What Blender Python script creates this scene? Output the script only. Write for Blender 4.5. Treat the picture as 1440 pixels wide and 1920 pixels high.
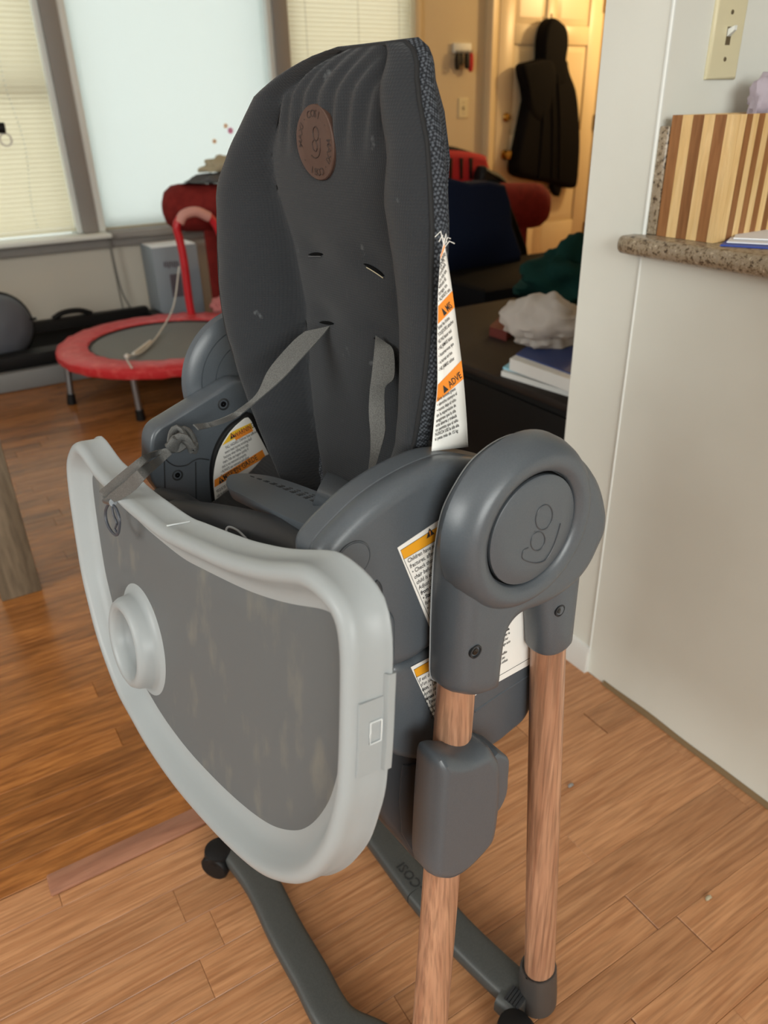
import bpy, bmesh, math, random
import numpy as np
from mathutils import Vector, Matrix, noise

random.seed(7)
for o in list(bpy.data.objects):
    bpy.data.objects.remove(o)
scene = bpy.context.scene
COL = scene.collection

# ------------------------------------------------------------------ camera
FPX, CX, CY = 1420.0, 720.0, 960.0          # focal length in pixels of the 1440x1920 frame
def _n(v):
    v = np.array(v, float); return v / np.linalg.norm(v)
_up = -_n([790 - CX, 3630 - CY, FPX])       # vertical vanishing point
_Y = np.array([-266 - CX, 231 - CY, FPX]); _Y = _n(_Y - _up * np.dot(_Y, _up))
_X = np.cross(_Y, _up)
if _X[0] < 0: _X = -_X
RC = np.array([_X, _Y, _up])
CAM = np.array([0, 0, 1.1])
cd = bpy.data.cameras.new('camera'); cam = bpy.data.objects.new('camera', cd); COL.objects.link(cam)
m = Matrix.Identity(4)
for i, v in enumerate(([1, 0, 0], [0, -1, 0], [0, 0, -1])):
    w = RC @ np.array(v, float)
    for k in range(3): m[k][i] = w[k]
for k in range(3): m[k][3] = CAM[k]
cam.matrix_world = m
cd.sensor_fit = 'VERTICAL'; cd.sensor_height = 36.0; cd.sensor_width = 27.0
cd.lens = FPX / 1920 * 36.0
cd.clip_start = 0.02
cd.dof.use_dof = True; cd.dof.focus_distance = 0.72; cd.dof.aperture_fstop = 7.0
scene.camera = cam

# ------------------------------------------------------------------ world, lights, exposure
world = bpy.data.worlds.new('sky'); scene.world = world; world.use_nodes = True
bg = world.node_tree.nodes['Background']
bg.inputs[0].default_value = (0.93, 1.0, 0.98, 1); bg.inputs[1].default_value = 1.3
scene.view_settings.view_transform = 'Standard'; scene.view_settings.look = 'None'
scene.view_settings.gamma = 1.0; scene.view_settings.use_curve_mapping = False
scene.view_settings.exposure = 0.42

def lamp(name, kind, loc, power, color, target=None, **kw):
    d = bpy.data.lights.new(name, kind); d.energy = power; d.color = color
    for k, v in kw.items(): setattr(d, k, v)
    o = bpy.data.objects.new(name, d); COL.objects.link(o); o.location = loc
    if target is not None:
        o.rotation_euler = (Vector(target) - Vector(loc)).to_track_quat('-Z', 'Y').to_euler()
    return o
# warm hall lamp beside the entry door (out of frame, to the right of the door)
lamp('hall_lamp', 'POINT', (4.75, 3.60, 1.85), 36, (1.0, 0.66, 0.30), shadow_soft_size=0.07)
# daylight of the windows in the walls out of view: kitchen window behind the camera, side window at the left
lamp('kitchen_window', 'AREA', (-0.3, -2.5, 1.55), 74, (0.97, 1.0, 0.97), (0.1, 0.5, 0.95), shape='RECTANGLE', size=2.0, size_y=1.2)
lamp('side_window', 'AREA', (-2.5, 0.9, 1.55), 46, (0.97, 1.0, 0.97), (0.6, 0.8, 0.8), shape='RECTANGLE', size=1.5, size_y=1.2)

# ------------------------------------------------------------------ pixel -> point helpers
def ray(p): return RC @ _n([p[0] - CX, p[1] - CY, FPX])
def on_plane(p, nv, P0):
    d = ray(p); t = ((P0 - CAM) @ nv) / (d @ nv); return CAM + d * t
def on_axis(p, axis, val):
    d = ray(p); t = (val - CAM[axis]) / d[axis]; return CAM + d * t
def wy(p, Y): return on_axis(p, 1, Y)
def wx(p, X): return on_axis(p, 0, X)
def wz(p, Z): return on_axis(p, 2, Z)
def at_depth(p, z): return CAM + RC @ (np.array([(p[0] - CX) / FPX, (p[1] - CY) / FPX, 1.0]) * z)
# chair frame: F towards its front, S towards the near side, U up
_a = math.radians(175.0)
LS = np.array([math.sin(_a), math.cos(_a), 0.0]); FR = np.array([-math.cos(math.pi - _a), -math.sin(math.pi - _a), 0.0])
FR = np.array([LS[1], -LS[0], 0.0])
F0, S0 = -0.41, -0.632
def loc3(F, S, U): return Vector((F - F0, S - S0, U))                   # chair-local
def w2l(P): return Vector((P @ FR - F0, P @ LS - S0, P[2]))
def pS(p, s):
    d = ray(p); t = (s - CAM @ LS) / (d @ LS); P = CAM + d * t; return (P @ FR, P[2])   # (F, U)
def pF(p, f):
    d = ray(p); t = (f - CAM @ FR) / (d @ FR); P = CAM + d * t; return (P @ LS, P[2])   # (S, U)

# ------------------------------------------------------------------ mesh helpers
def mesh_obj(name, verts, faces, mat, parent=None, smooth=True, angle=40):
    me = bpy.data.meshes.new(name); me.from_pydata([tuple(v) for v in verts], [], faces)
    me.validate(); me.update()
    bm = bmesh.new(); bm.from_mesh(me)
    bmesh.ops.recalc_face_normals(bm, faces=bm.faces); bm.to_mesh(me); bm.free()
    if smooth:
        me.polygons.foreach_set('use_smooth', [True] * len(me.polygons))
        me.set_sharp_from_angle(angle=math.radians(angle))
    o = bpy.data.objects.new(name, me); COL.objects.link(o)
    if mat: me.materials.append(MATS[mat])
    if parent: o.parent = parent
    return o
class MB:
    def __init__(s): s.v = []; s.f = []
    def add(s, v, f):
        b = len(s.v); s.v += [Vector(x) for x in v]; s.f += [tuple(i + b for i in q) for q in f]; return s
    def box(s, c, d, rot=None):
        c = Vector(c); hx, hy, hz = d[0] / 2, d[1] / 2, d[2] / 2
        v = [Vector((x * hx, y * hy, z * hz)) for x in (-1, 1) for y in (-1, 1) for z in (-1, 1)]
        if rot: v = [rot @ q for q in v]
        s.add([c + q for q in v], [(0, 1, 3, 2), (4, 6, 7, 5), (0, 4, 5, 1), (2, 3, 7, 6), (0, 2, 6, 4), (1, 5, 7, 3)]); return s
    def build(s, name, mat, parent=None, smooth=True, angle=40): return mesh_obj(name, s.v, s.f, mat, parent, smooth, angle)
def rbox(lo, hi, r=0.004, n=2):
    """box with rounded edges (loft of rounded rectangles)"""
    lo = Vector(lo); hi = Vector(hi); mb = MB()
    r = min(r, *(0.49 * (hi[i] - lo[i]) for i in range(3)))
    def rect(ins, z):
        pts = []
        for cx_, cy_, a0 in ((hi.x - r, hi.y - r, 0), (lo.x + r, hi.y - r, 90), (lo.x + r, lo.y + r, 180), (hi.x - r, lo.y + r, 270)):
            for k in range(n + 1):
                a = math.radians(a0 + 90 * k / n); rr = max(r - ins, 0.0)
                pts.append(Vector((cx_ + rr * math.cos(a), cy_ + rr * math.sin(a), z)))
        return pts
    rings = []
    for k in range(n + 1):
        a = math.pi / 2 * k / n; rings.append(rect(r * (1 - math.sin(a)), lo.z + r * (1 - math.cos(a))))
    for k in range(n + 1):
        a = math.pi / 2 * k / n; rings.append(rect(r * (1 - math.cos(a)), hi.z - r * (1 - math.sin(a))))
    return loft(rings, mb)
def loft(rings, mb=None, cap0=True, cap1=True):
    mb = mb or MB(); N = len(rings[0]); v = [p for r in rings for p in r]; f = []
    for i in range(len(rings) - 1):
        for j in range(N):
            k = (j + 1) % N
            f.append((i * N + j, i * N + k, (i + 1) * N + k, (i + 1) * N + j))
    if cap0: f.append(tuple(range(N - 1, -1, -1)))
    if cap1: f.append(tuple((len(rings) - 1) * N + j for j in range(N)))
    return mb.add(v, f)
def smooth_loop(pts, sub=4):
    out = []; n = len(pts)
    for i in range(n):
        p0, p1, p2, p3 = (np.array(pts[(i + k) % n], float) for k in (-1, 0, 1, 2))
        for j in range(sub):
            t = j / sub
            out.append(0.5 * (2 * p1 + (p2 - p0) * t + (2 * p0 - 5 * p1 + 4 * p2 - p3) * t * t + (3 * p1 - p0 - 3 * p2 + p3) * t ** 3))
    return out
def smooth_line(pts, sub=6):
    pts = [np.array(p, float) for p in pts]; q = [2 * pts[0] - pts[1]] + pts + [2 * pts[-1] - pts[-2]]; out = []
    for i in range(1, len(q) - 2):
        p0, p1, p2, p3 = q[i - 1:i + 3]
        for j in range(sub):
            t = j / sub
            out.append(0.5 * (2 * p1 + (p2 - p0) * t + (2 * p0 - 5 * p1 + 4 * p2 - p3) * t * t + (3 * p1 - p0 - 3 * p2 + p3) * t ** 3))
    out.append(pts[-1]); return out
def area2(pts): return 0.5 * sum(pts[i][0] * pts[(i + 1) % len(pts)][1] - pts[(i + 1) % len(pts)][0] * pts[i][1] for i in range(len(pts)))
RESAMPLE = [True]
def inset(pts, d):
    pts = [np.array(p, float) for p in pts]
    per = sum(np.linalg.norm(pts[i] - pts[i - 1]) for i in range(len(pts)))
    if len(pts) > 20 and d > per / 300:
        k = int(math.ceil(d / (per / 300)))
        for _ in range(k):
            pts = _inset1(pts, d / k); n = len(pts)
            pts = [0.5 * pts[i] + 0.25 * (pts[i - 1] + pts[(i + 1) % n]) for i in range(n)]
            if n > 60 and RESAMPLE[0]:
                q = np.array(pts + [pts[0]]); dd = np.r_[0, np.cumsum(np.linalg.norm(np.diff(q, axis=0), axis=1))]; tt = np.linspace(0, dd[-1], n, endpoint=False)
                pts = [np.array([np.interp(x, dd, q[:, 0]), np.interp(x, dd, q[:, 1])]) for x in tt]
        return pts
    return _inset1(pts, d)
def _inset1(pts, d):
    n = len(pts); sg = 1 if area2(pts) > 0 else -1; out = []
    for i in range(n):
        a, b, c = (np.array(pts[(i + k) % n], float) for k in (-1, 0, 1))
        e1 = b - a; e2 = c - b
        e1 = e1 / (np.linalg.norm(e1) + 1e-9); e2 = e2 / (np.linalg.norm(e2) + 1e-9)
        nn = np.array([-(e1[1] + e2[1]), e1[0] + e2[0]]) * sg
        L = np.linalg.norm(nn) + 1e-9; nn = nn / L
        k = min(1.6, 2 / max(L, 0.4) if L > 0 else 1)
        out.append(b + nn * d * k)
    return out
def prism(loop, prof, to3, mb=None, cap0=True, cap1=True):
    """loop: 2-D outline; prof: list of (inset, height); to3(p2, h) -> Vector"""
    return loft([[to3(q, h) for q in inset(loop, d)] for d, h in prof], mb, cap0, cap1)
def round_prof(h0, h1, r0, r1, n=4):
    s = 1 if h1 > h0 else -1; pr = []
    for k in range(n + 1):
        a = math.pi / 2 * k / n; pr.append((r0 * (1 - math.sin(a)), h0 + s * r0 * (1 - math.cos(a))))
    for k in range(n + 1):
        a = math.pi / 2 * k / n; pr.append((r1 * (1 - math.cos(a)), h1 - s * r1 * (1 - math.sin(a))))
    return pr
def tube(path, rad, n=16, mb=None, sq=None, up=None, cap=True):
    """path of Vectors; rad number, list, or (ra, rb) list; ra along the 'up' hint"""
    path = [Vector(p) for p in path]; N = len(path); rings = []
    up = Vector(up) if up is not None else Vector((0.13, 0.29, 0.95))
    for i, p in enumerate(path):
        t = (path[min(i + 1, N - 1)] - path[max(i - 1, 0)]).normalized()
        a = (up - t * up.dot(t))
        if a.length < 1e-4: a = Vector((1, 0, 0)) - t * t.x
        a.normalize(); b = t.cross(a)
        r = rad[i] if isinstance(rad, list) else rad
        ra, rb = r if isinstance(r, tuple) else (r, r)
        ring = []
        for k in range(n):
            th = 2 * math.pi * k / n; c, s = math.cos(th), math.sin(th)
            if sq:
                c = math.copysign(abs(c) ** sq, c); s = math.copysign(abs(s) ** sq, s)
            ring.append(p + a * ra * c + b * rb * s)
        rings.append(ring)
    return loft(rings, mb, cap, cap)
def lathe(center, axis, prof, n=40, mb=None, refv=None, cap0=False, cap1=False):
    axis = Vector(axis).normalized(); r = Vector(refv) if refv else Vector((0.3, 0.2, 1))
    a = (r - axis * r.dot(axis)).normalized(); b = axis.cross(a); center = Vector(center)
    rings = [[center + axis * h + (a * math.cos(2 * math.pi * k / n) + b * math.sin(2 * math.pi * k / n)) * rr for k in range(n)] for rr, h in prof]
    return loft(rings, mb, cap0, cap1)
def ribbon(pairs, th, mb=None):
    """pairs of (left, right) points -> flat band with thickness"""
    rings = []; N = len(pairs)
    for i, (a, b) in enumerate(pairs):
        a = Vector(a); b = Vector(b)
        p = (Vector(pairs[max(i - 1, 0)][0]) + Vector(pairs[max(i - 1, 0)][1])) / 2
        q = (Vector(pairs[min(i + 1, N - 1)][0]) + Vector(pairs[min(i + 1, N - 1)][1])) / 2
        nn = (q - p).cross(b - a); nn = nn.normalized() * th / 2 if nn.length > 1e-9 else Vector((0, 0, th / 2))
        rings.append([a + nn, b + nn, b - nn, a - nn])
    return loft(rings, mb)
def empty(name, loc=(0, 0, 0)):
    o = bpy.data.objects.new(name, None); COL.objects.link(o); o.location = loc; o.empty_display_size = 0.05; return o
def tag(o, label=None, cat=None, group=None, kind=None):
    if label: o['label'] = label
    if cat: o['category'] = cat
    if group: o['group'] = group
    if kind: o['kind'] = kind
    return o
def text_mesh(txt, size, mat4, mat, name='lettering', parent=None, bold=0.0, squeeze=1.0, extrude=0.0):
    """list of (txt, x, y, size, bold) lines in a plane -> one mesh"""
    items = txt if isinstance(txt, list) else [(txt, 0, 0, size, bold)]
    mb = MB(); dg = None
    for (t, x, y, sz, bd) in items:
        cu = bpy.data.curves.new('tmp', 'FONT'); cu.body = t; cu.size = sz; cu.offset = bd * sz; cu.resolution_u = 2; cu.extrude = extrude
        ob = bpy.data.objects.new('tmp', cu); COL.objects.link(ob)
        bpy.context.view_layer.update(); dg = bpy.context.evaluated_depsgraph_get()
        me = ob.evaluated_get(dg).to_mesh()
        v = [mat4 @ Vector((q.co.x * squeeze + x, q.co.y + y, q.co.z)) for q in me.vertices]
        mb.add(v, [tuple(p.vertices) for p in me.polygons])
        ob.evaluated_get(dg).to_mesh_clear()
        bpy.data.objects.remove(ob); bpy.data.curves.remove(cu)
    return mb.build(name, mat, parent, smooth=False)

# ------------------------------------------------------------------ materials
MATS = {}
def lin(c): return tuple(((x / 255) / 12.92 if x / 255 <= 0.04045 else ((x / 255 + 0.055) / 1.055) ** 2.4) for x in c)
def mat(name, rgb, rough=0.5, metal=0.0, spec=0.5, **kw):
    M = bpy.data.materials.new(name); M.use_nodes = True; b = M.node_tree.nodes['Principled BSDF']
    c = lin(rgb) + (1,)
    b.inputs['Base Color'].default_value = c; b.inputs['Roughness'].default_value = rough
    b.inputs['Metallic'].default_value = metal; b.inputs['Specular IOR Level'].default_value = spec
    for k, v in kw.items(): b.inputs[k].default_value = v
    MATS[name] = M; return M
def nodes(name):
    t = MATS[name].node_tree; return t, t.nodes, t.links, t.nodes['Principled BSDF']
def N_(t, kind, **kw):
    n = t.nodes.new(kind)
    for k, v in kw.items():
        if k in n.inputs.keys() if hasattr(n.inputs, 'keys') else False: n.inputs[k].default_value = v
        else: setattr(n, k, v)
    return n
def speckle(name, rgb2, scale=200, amount=0.5, bump=0.0, detail=3, coords='Object', stretch=None, ramp=(0.4, 0.6)):
    """mix the base colour with a second one by noise, optional bump"""
    t, nn, lk, b = nodes(name)
    tc = nn.new('ShaderNodeTexCoord'); mp = nn.new('ShaderNodeMapping'); lk.new(tc.outputs[coords], mp.inputs[0])
    if stretch: mp.inputs['Scale'].default_value = stretch
    nz = nn.new('ShaderNodeTexNoise'); nz.inputs['Scale'].default_value = scale; nz.inputs['Detail'].default_value = detail
    lk.new(mp.outputs[0], nz.inputs['Vector'])
    r = nn.new('ShaderNodeValToRGB'); r.color_ramp.elements[0].position = ramp[0]; r.color_ramp.elements[1].position = ramp[1]
    c1 = b.inputs['Base Color'].default_value[:]; c2 = lin(rgb2) + (1,)
    r.color_ramp.elements[0].color = c1
    r.color_ramp.elements[1].color = tuple(c1[i] * (1 - amount) + c2[i] * amount for i in range(4))
    lk.new(nz.outputs[0], r.inputs[0]); lk.new(r.outputs[0], b.inputs['Base Color'])
    if bump:
        bp = nn.new('ShaderNodeBump'); bp.inputs['Strength'].default_value = bump; bp.inputs['Distance'].default_value = 0.002
        lk.new(nz.outputs[0], bp.inputs['Height']); lk.new(bp.outputs[0], b.inputs['Normal'])
def wood(name, c1, c2, c3=None, scale=1.0, stretch=(1, 14, 14), rough=0.35, vary=0.25, dark=0.3, spec=0.5, dist=1.5):
    """grain along local X"""
    M = mat(name, c1, rough, spec=spec); t, nn, lk, b = nodes(name)
    tc = nn.new('ShaderNodeTexCoord'); oi = nn.new('ShaderNodeObjectInfo'); mp = nn.new('ShaderNodeMapping')
    mp.inputs['Scale'].default_value = tuple(s * scale for s in stretch)
    ad = nn.new('ShaderNodeVectorMath'); ad.operation = 'ADD'
    mu = nn.new('ShaderNodeMath'); mu.operation = 'MULTIPLY'; mu.inputs[1].default_value = 37.0
    lk.new(oi.outputs['Random'], mu.inputs[0]); lk.new(tc.outputs['Object'], mp.inputs[0])
    lk.new(mp.outputs[0], ad.inputs[0]); lk.new(mu.outputs[0], ad.inputs[1])
    n1 = nn.new('ShaderNodeTexNoise'); n1.inputs['Scale'].default_value = 2.2; n1.inputs['Detail'].default_value = 5; n1.inputs['Distortion'].default_value = dist
    n2 = nn.new('ShaderNodeTexNoise'); n2.inputs['Scale'].default_value = 9.0; n2.inputs['Detail'].default_value = 4
    lk.new(ad.outputs[0], n1.inputs['Vector']); lk.new(ad.outputs[0], n2.inputs['Vector'])
    r = nn.new('ShaderNodeValToRGB'); e = r.color_ramp.elements
    e[0].position = 0.30; e[0].color = lin(c2) + (1,); e[1].position = 0.68; e[1].color = lin(c1) + (1,)
    lk.new(n1.outputs[0], r.inputs[0])
    r2 = nn.new('ShaderNodeValToRGB'); e = r2.color_ramp.elements
    e[0].position = 0.36; e[0].color = (1 - dark,) * 3 + (1,); e[1].position = 0.56; e[1].color = (1, 1, 1, 1)
    lk.new(n2.outputs[0], r2.inputs[0])
    mx = nn.new('ShaderNodeMixRGB'); mx.blend_type = 'MULTIPLY'; mx.inputs[0].default_value = 1.0
    lk.new(r.outputs[0], mx.inputs[1]); lk.new(r2.outputs[0], mx.inputs[2])
    hv = nn.new('ShaderNodeHueSaturation'); mr = nn.new('ShaderNodeMapRange')
    mr.inputs['To Min'].default_value = 1 - vary; mr.inputs['To Max'].default_value = 1 + vary
    lk.new(oi.outputs['Random'], mr.inputs['Value']); lk.new(mr.outputs[0], hv.inputs['Value']); lk.new(mx.outputs[0], hv.inputs['Color'])
    lk.new(hv.outputs[0], b.inputs['Base Color'])
    bp = nn.new('ShaderNodeBump'); bp.inputs['Strength'].default_value = 0.12; bp.inputs['Distance'].default_value = 0.001
    lk.new(n2.outputs[0], bp.inputs['Height']); lk.new(bp.outputs[0], b.inputs['Normal'])

mat('plastic', (76, 82, 88), 0.35); speckle('plastic', (84, 90, 96), 900, 0.5, 0.04)
mat('emboss', (66, 70, 75), 0.45)
mat('plastic_dark', (50, 53, 57), 0.45)
mat('plastic_base', (60, 62, 61), 0.5); speckle('plastic_base', (72, 74, 72), 500, 0.5, 0.06)
mat('plastic_brown', (66, 63, 61), 0.45)
mat('black', (15, 15, 16), 0.55, spec=0.3)
mat('black_gloss', (14, 14, 15), 0.25)
mat('black_void', (7, 7, 8), 0.85, spec=0.1)
mat('ottoman_black', (8, 9, 12), 0.8, spec=0.1)
mat('seam_light', (150, 155, 158), 0.4)
mat('groove', (34, 36, 39), 0.6)
mat('fabric', (40, 42, 45), 0.9, spec=0.2, **{'Sheen Weight': 0.15, 'Sheen Roughness': 0.5})
t, nn, lk, b = nodes('fabric')
tc = nn.new('ShaderNodeTexCoord')
w1 = nn.new('ShaderNodeTexWave'); w1.wave_type = 'BANDS'; w1.bands_direction = 'Y'; w1.inputs['Scale'].default_value = 130; w1.inputs['Distortion'].default_value = 0.6
w2 = nn.new('ShaderNodeTexWave'); w2.wave_type = 'BANDS'; w2.bands_direction = 'Z'; w2.inputs['Scale'].default_value = 130; w2.inputs['Distortion'].default_value = 0.6
lk.new(tc.outputs['Object'], w1.inputs[0]); lk.new(tc.outputs['Object'], w2.inputs[0])
mm = nn.new('ShaderNodeMath'); mm.operation = 'MULTIPLY'; lk.new(w1.outputs[1], mm.inputs[0]); lk.new(w2.outputs[1], mm.inputs[1])
bp = nn.new('ShaderNodeBump'); bp.inputs['Strength'].default_value = 0.35; bp.inputs['Distance'].default_value = 0.001
lk.new(mm.outputs[0], bp.inputs['Height']); lk.new(bp.outputs[0], b.inputs['Normal'])
nz = nn.new('ShaderNodeTexNoise'); nz.inputs['Scale'].default_value = 45; nz.inputs['Detail'].default_value = 6; lk.new(tc.outputs['Object'], nz.inputs[0])
cr = nn.new('ShaderNodeValToRGB'); e = cr.color_ramp.elements; e[0].position = 0.70; e[0].color = lin((40, 42, 45)) + (1,); e[1].position = 0.80; e[1].color = lin((92, 95, 97)) + (1,)
lk.new(nz.outputs[0], cr.inputs[0]); lk.new(cr.outputs[0], b.inputs['Base Color'])
# coarse mesh side fabric: checker of dark and grey dots
mat('mesh_fabric', (58, 61, 66), 0.9, spec=0.2); t, nn, lk, b = nodes('mesh_fabric')
tc = nn.new('ShaderNodeTexCoord'); mp = nn.new('ShaderNodeMapping'); mp.inputs['Scale'].default_value = (420, 420, 420); mp.inputs['Rotation'].default_value = (0.785, 0.3, 0.4)
vo = nn.new('ShaderNodeTexVoronoi'); vo.inputs['Scale'].default_value = 1.0; vo.inputs['Randomness'].default_value = 0.25
lk.new(tc.outputs['Object'], mp.inputs[0]); lk.new(mp.outputs[0], vo.inputs['Vector'])
cr = nn.new('ShaderNodeValToRGB'); e = cr.color_ramp.elements; e[0].position = 0.25; e[0].color = lin((84, 89, 96)) + (1,); e[1].position = 0.6; e[1].color = lin((32, 34, 38)) + (1,)
lk.new(vo.outputs[0], cr.inputs[0]); lk.new(cr.outputs[0], b.inputs['Base Color'])
mat('thread', (20, 21, 23), 0.8)
mat('strap', (84, 84, 82), 0.85); speckle('strap', (108, 108, 106), 900, 0.7, 0.3)
mat('leather', (77, 56, 47), 0.5); speckle('leather', (70, 49, 41), 60, 0.6, 0.1)
mat('leather_dark', (50, 35, 29), 0.6)
mat('label_white', (232, 231, 226), 0.6)
mat('label_orange', (235, 140, 40), 0.6)
mat('label_yellow', (240, 190, 40), 0.6)
mat('label_amber', (226, 158, 30), 0.6)
mat('ink', (40, 40, 42), 0.7)
mat('ink_grey', (95, 95, 97), 0.7)
wood('leg_wood', (190, 146, 116), (150, 105, 80), scale=1.0, stretch=(34, 34, 1.3), rough=0.36, vary=0.03, dark=0.34, dist=1.2)
mat('tray', (182, 188, 190), 0.35, spec=0.5, **{'Transmission Weight': 0.35, 'IOR': 1.3, 'Subsurface Weight': 0.0})
mat('tray_floor', (120, 122, 123), 0.5, spec=0.4, **{'Transmission Weight': 0.35, 'IOR': 1.15}); speckle('tray_floor', (184, 174, 152), 22, 0.45, 0.0, 9, stretch=(1, 1.4, 0.7), ramp=(0.56, 0.85))
mat('tray_mark', (214, 219, 220), 0.4)
mat('steel', (150, 155, 160), 0.35, 0.9)
mat('hook', (66, 70, 78), 0.4)
# room
mat('wall_white', (220, 222, 214), 0.7, spec=0.3); speckle('wall_white', (212, 213, 204), 3, 0.6, 0.0)
mat('wall_living', (205, 199, 186), 0.8, spec=0.2)
mat('wall_entry', (208, 194, 164), 0.8, spec=0.2)
mat('ceiling_white', (225, 224, 220), 0.85)
mat('trim_white', (222, 226, 222), 0.5)
mat('mullion', (140, 136, 131), 0.6)
mat('door_paint', (222, 205, 170), 0.35)
mat('brass', (190, 150, 80), 0.25, 1.0)
mat('hinge', (120, 95, 55), 0.4, 0.8)
mat('switch_ivory', (214, 206, 172), 0.4)
mat('switch_dark', (96, 84, 62), 0.5)
mat('baseboard', (214, 214, 210), 0.5)
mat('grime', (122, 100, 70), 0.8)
mat('granite', (150, 134, 112), 0.3); t, nn, lk, b = nodes('granite')
tc = nn.new('ShaderNodeTexCoord'); v1 = nn.new('ShaderNodeTexNoise'); v1.inputs['Scale'].default_value = 130; v1.inputs['Detail'].default_value = 5; v1.inputs['Roughness'].default_value = 0.7
lk.new(tc.outputs['Object'], v1.inputs['Vector'])
cr = nn.new('ShaderNodeValToRGB'); e = cr.color_ramp.elements
e[0].position = 0.36; e[0].color = lin((64, 52, 42)) + (1,); e[1].position = 0.66; e[1].color = lin((196, 182, 156)) + (1,)
for p_, c_ in ((0.44, (120, 104, 84)), (0.5, (160, 146, 122)), (0.57, (142, 128, 112))):
    q = cr.color_ramp.elements.new(p_); q.color = lin(c_) + (1,)
lk.new(v1.outputs[0], cr.inputs[0]); lk.new(cr.outputs[0], b.inputs['Base Color'])
wood('laminate', (194, 142, 100), (160, 108, 70), stretch=(1.8, 32, 32), rough=0.34, vary=0.10, dark=0.20)
wood('hardwood', (172, 112, 58), (124, 74, 34), stretch=(2.4, 24, 24), rough=0.26, vary=0.22, dark=0.22)
wood('strip_wood', (164, 116, 92), (140, 94, 74), stretch=(2.2, 20, 20), rough=0.4, vary=0.06, dark=0.12)
mat('subfloor', (90, 56, 30), 0.7)
wood('table_wood', (132, 118, 98), (96, 84, 68), stretch=(10, 10, 1.6), rough=0.6, vary=0.05, dark=0.25)
wood('bamboo_light', (232, 200, 146), (218, 180, 120), stretch=(30, 30, 3), rough=0.4, vary=0.05, dark=0.08)
wood('bamboo_dark', (156, 108, 66), (132, 86, 48), stretch=(30, 30, 3), rough=0.4, vary=0.10, dark=0.12)
mat('paper_white', (232, 234, 238), 0.6); mat('paper_blue', (58, 82, 168), 0.5); mat('paper_cyan', (140, 196, 214), 0.6)
mat('book_navy', (38, 58, 110), 0.5); mat('book_page', (212, 214, 212), 0.7); mat('book_red', (96, 36, 30), 0.6)
mat('red_fabric', (122, 36, 32), 0.85, spec=0.2); speckle('red_fabric', (98, 26, 24), 30, 0.5, 0.1)
mat('red_vinyl', (196, 44, 50), 0.4); speckle('red_vinyl', (230, 110, 104), 30, 0.5, 0.5, 3, stretch=(1, 1, 1), ramp=(0.5, 0.75))
mat('red_pipe', (196, 34, 44), 0.4); mat('pink_foam', (206, 150, 140), 0.7)
mat('tramp_mat', (112, 114, 112), 0.7)
mat('pillow_red', (176, 30, 38), 0.8)
mat('navy', (22, 32, 56), 0.9, spec=0.1); mat('green_cloth', (18, 50, 46), 0.9, spec=0.1)
mat('coat', (9, 8, 9), 0.8, spec=0.12)
mat('rail_grey', (128, 130, 130), 0.5)
mat('ball_grey', (88, 93, 102), 0.6); mat('box_grey', (142, 152, 160), 0.6); mat('box_print', (96, 88, 96), 0.6)
mat('grey_cloth', (84, 84, 86), 0.9); mat('tan_cloth', (176, 166, 140), 0.9); mat('pink_cloth', (196, 120, 118), 0.9)
mat('cabinet_black', (10, 9, 8), 0.6, spec=0.2); mat('cabinet_top', (36, 30, 26), 0.6, spec=0.2)
mat('cord_white', (206, 204, 196), 0.6); mat('cord_grey', (120, 118, 112), 0.6)
mat('sticker_pink', (226, 150, 190), 0.6); mat('sticker_peach', (244, 208, 170), 0.6)
def translucent(name, rgb, tr, dif, rough=0.8):
    M = bpy.data.materials.new(name); M.use_nodes = True; t = M.node_tree; t.nodes.clear()
    o = t.nodes.new('ShaderNodeOutputMaterial'); a = t.nodes.new('ShaderNodeBsdfTranslucent'); d = t.nodes.new('ShaderNodeBsdfDiffuse'); x = t.nodes.new('ShaderNodeMixShader')
    a.inputs[0].default_value = lin(rgb) + (1,); d.inputs[0].default_value = lin(rgb) + (1,); x.inputs[0].default_value = dif
    t.links.new(a.outputs[0], x.inputs[1]); t.links.new(d.outputs[0], x.inputs[2]); t.links.new(x.outputs[0], o.inputs[0]); MATS[name] = M
translucent('shade_cloth', (240, 244, 242), 0.7, 0.3)
translucent('slat_vinyl', (244, 240, 226), 0.7, 0.30)
translucent('bag_plastic', (214, 210, 206), 0.5, 0.55)
translucent('lilac_plastic', (214, 204, 214), 0.5, 0.5)
M = bpy.data.materials.new('glass'); M.use_nodes = True; t = M.node_tree; t.nodes.clear()
o_ = t.nodes.new('ShaderNodeOutputMaterial'); a_ = t.nodes.new('ShaderNodeBsdfTransparent'); g_ = t.nodes.new('ShaderNodeBsdfGlossy'); x_ = t.nodes.new('ShaderNodeMixShader')
g_.inputs['Roughness'].default_value = 0.05; x_.inputs[0].default_value = 0.06
t.links.new(a_.outputs[0], x_.inputs[1]); t.links.new(g_.outputs[0], x_.inputs[2]); t.links.new(x_.outputs[0], o_.inputs[0]); MATS['glass'] = M

def bx(name, lo, hi, m_, parent=None, r=0.0):
    if r > 0: return rbox(lo, hi, r).build(name, m_, parent)
    c = [(lo[i] + hi[i]) / 2 for i in range(3)]; d = [hi[i] - lo[i] for i in range(3)]
    return MB().box(c, d).build(name, m_, parent, smooth=False)
def rebase(root, base):
    base = Vector(base); root.location = base
    def go(o, top):
        for c in o.children:
            if c.data and c.data.users == 1: c.data.transform(Matrix.Translation(-base))
            elif top: c.location = c.location - base
            go(c, False)
    go(root, True); return root
def link_child(o, parent): o.parent = parent; return o

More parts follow.
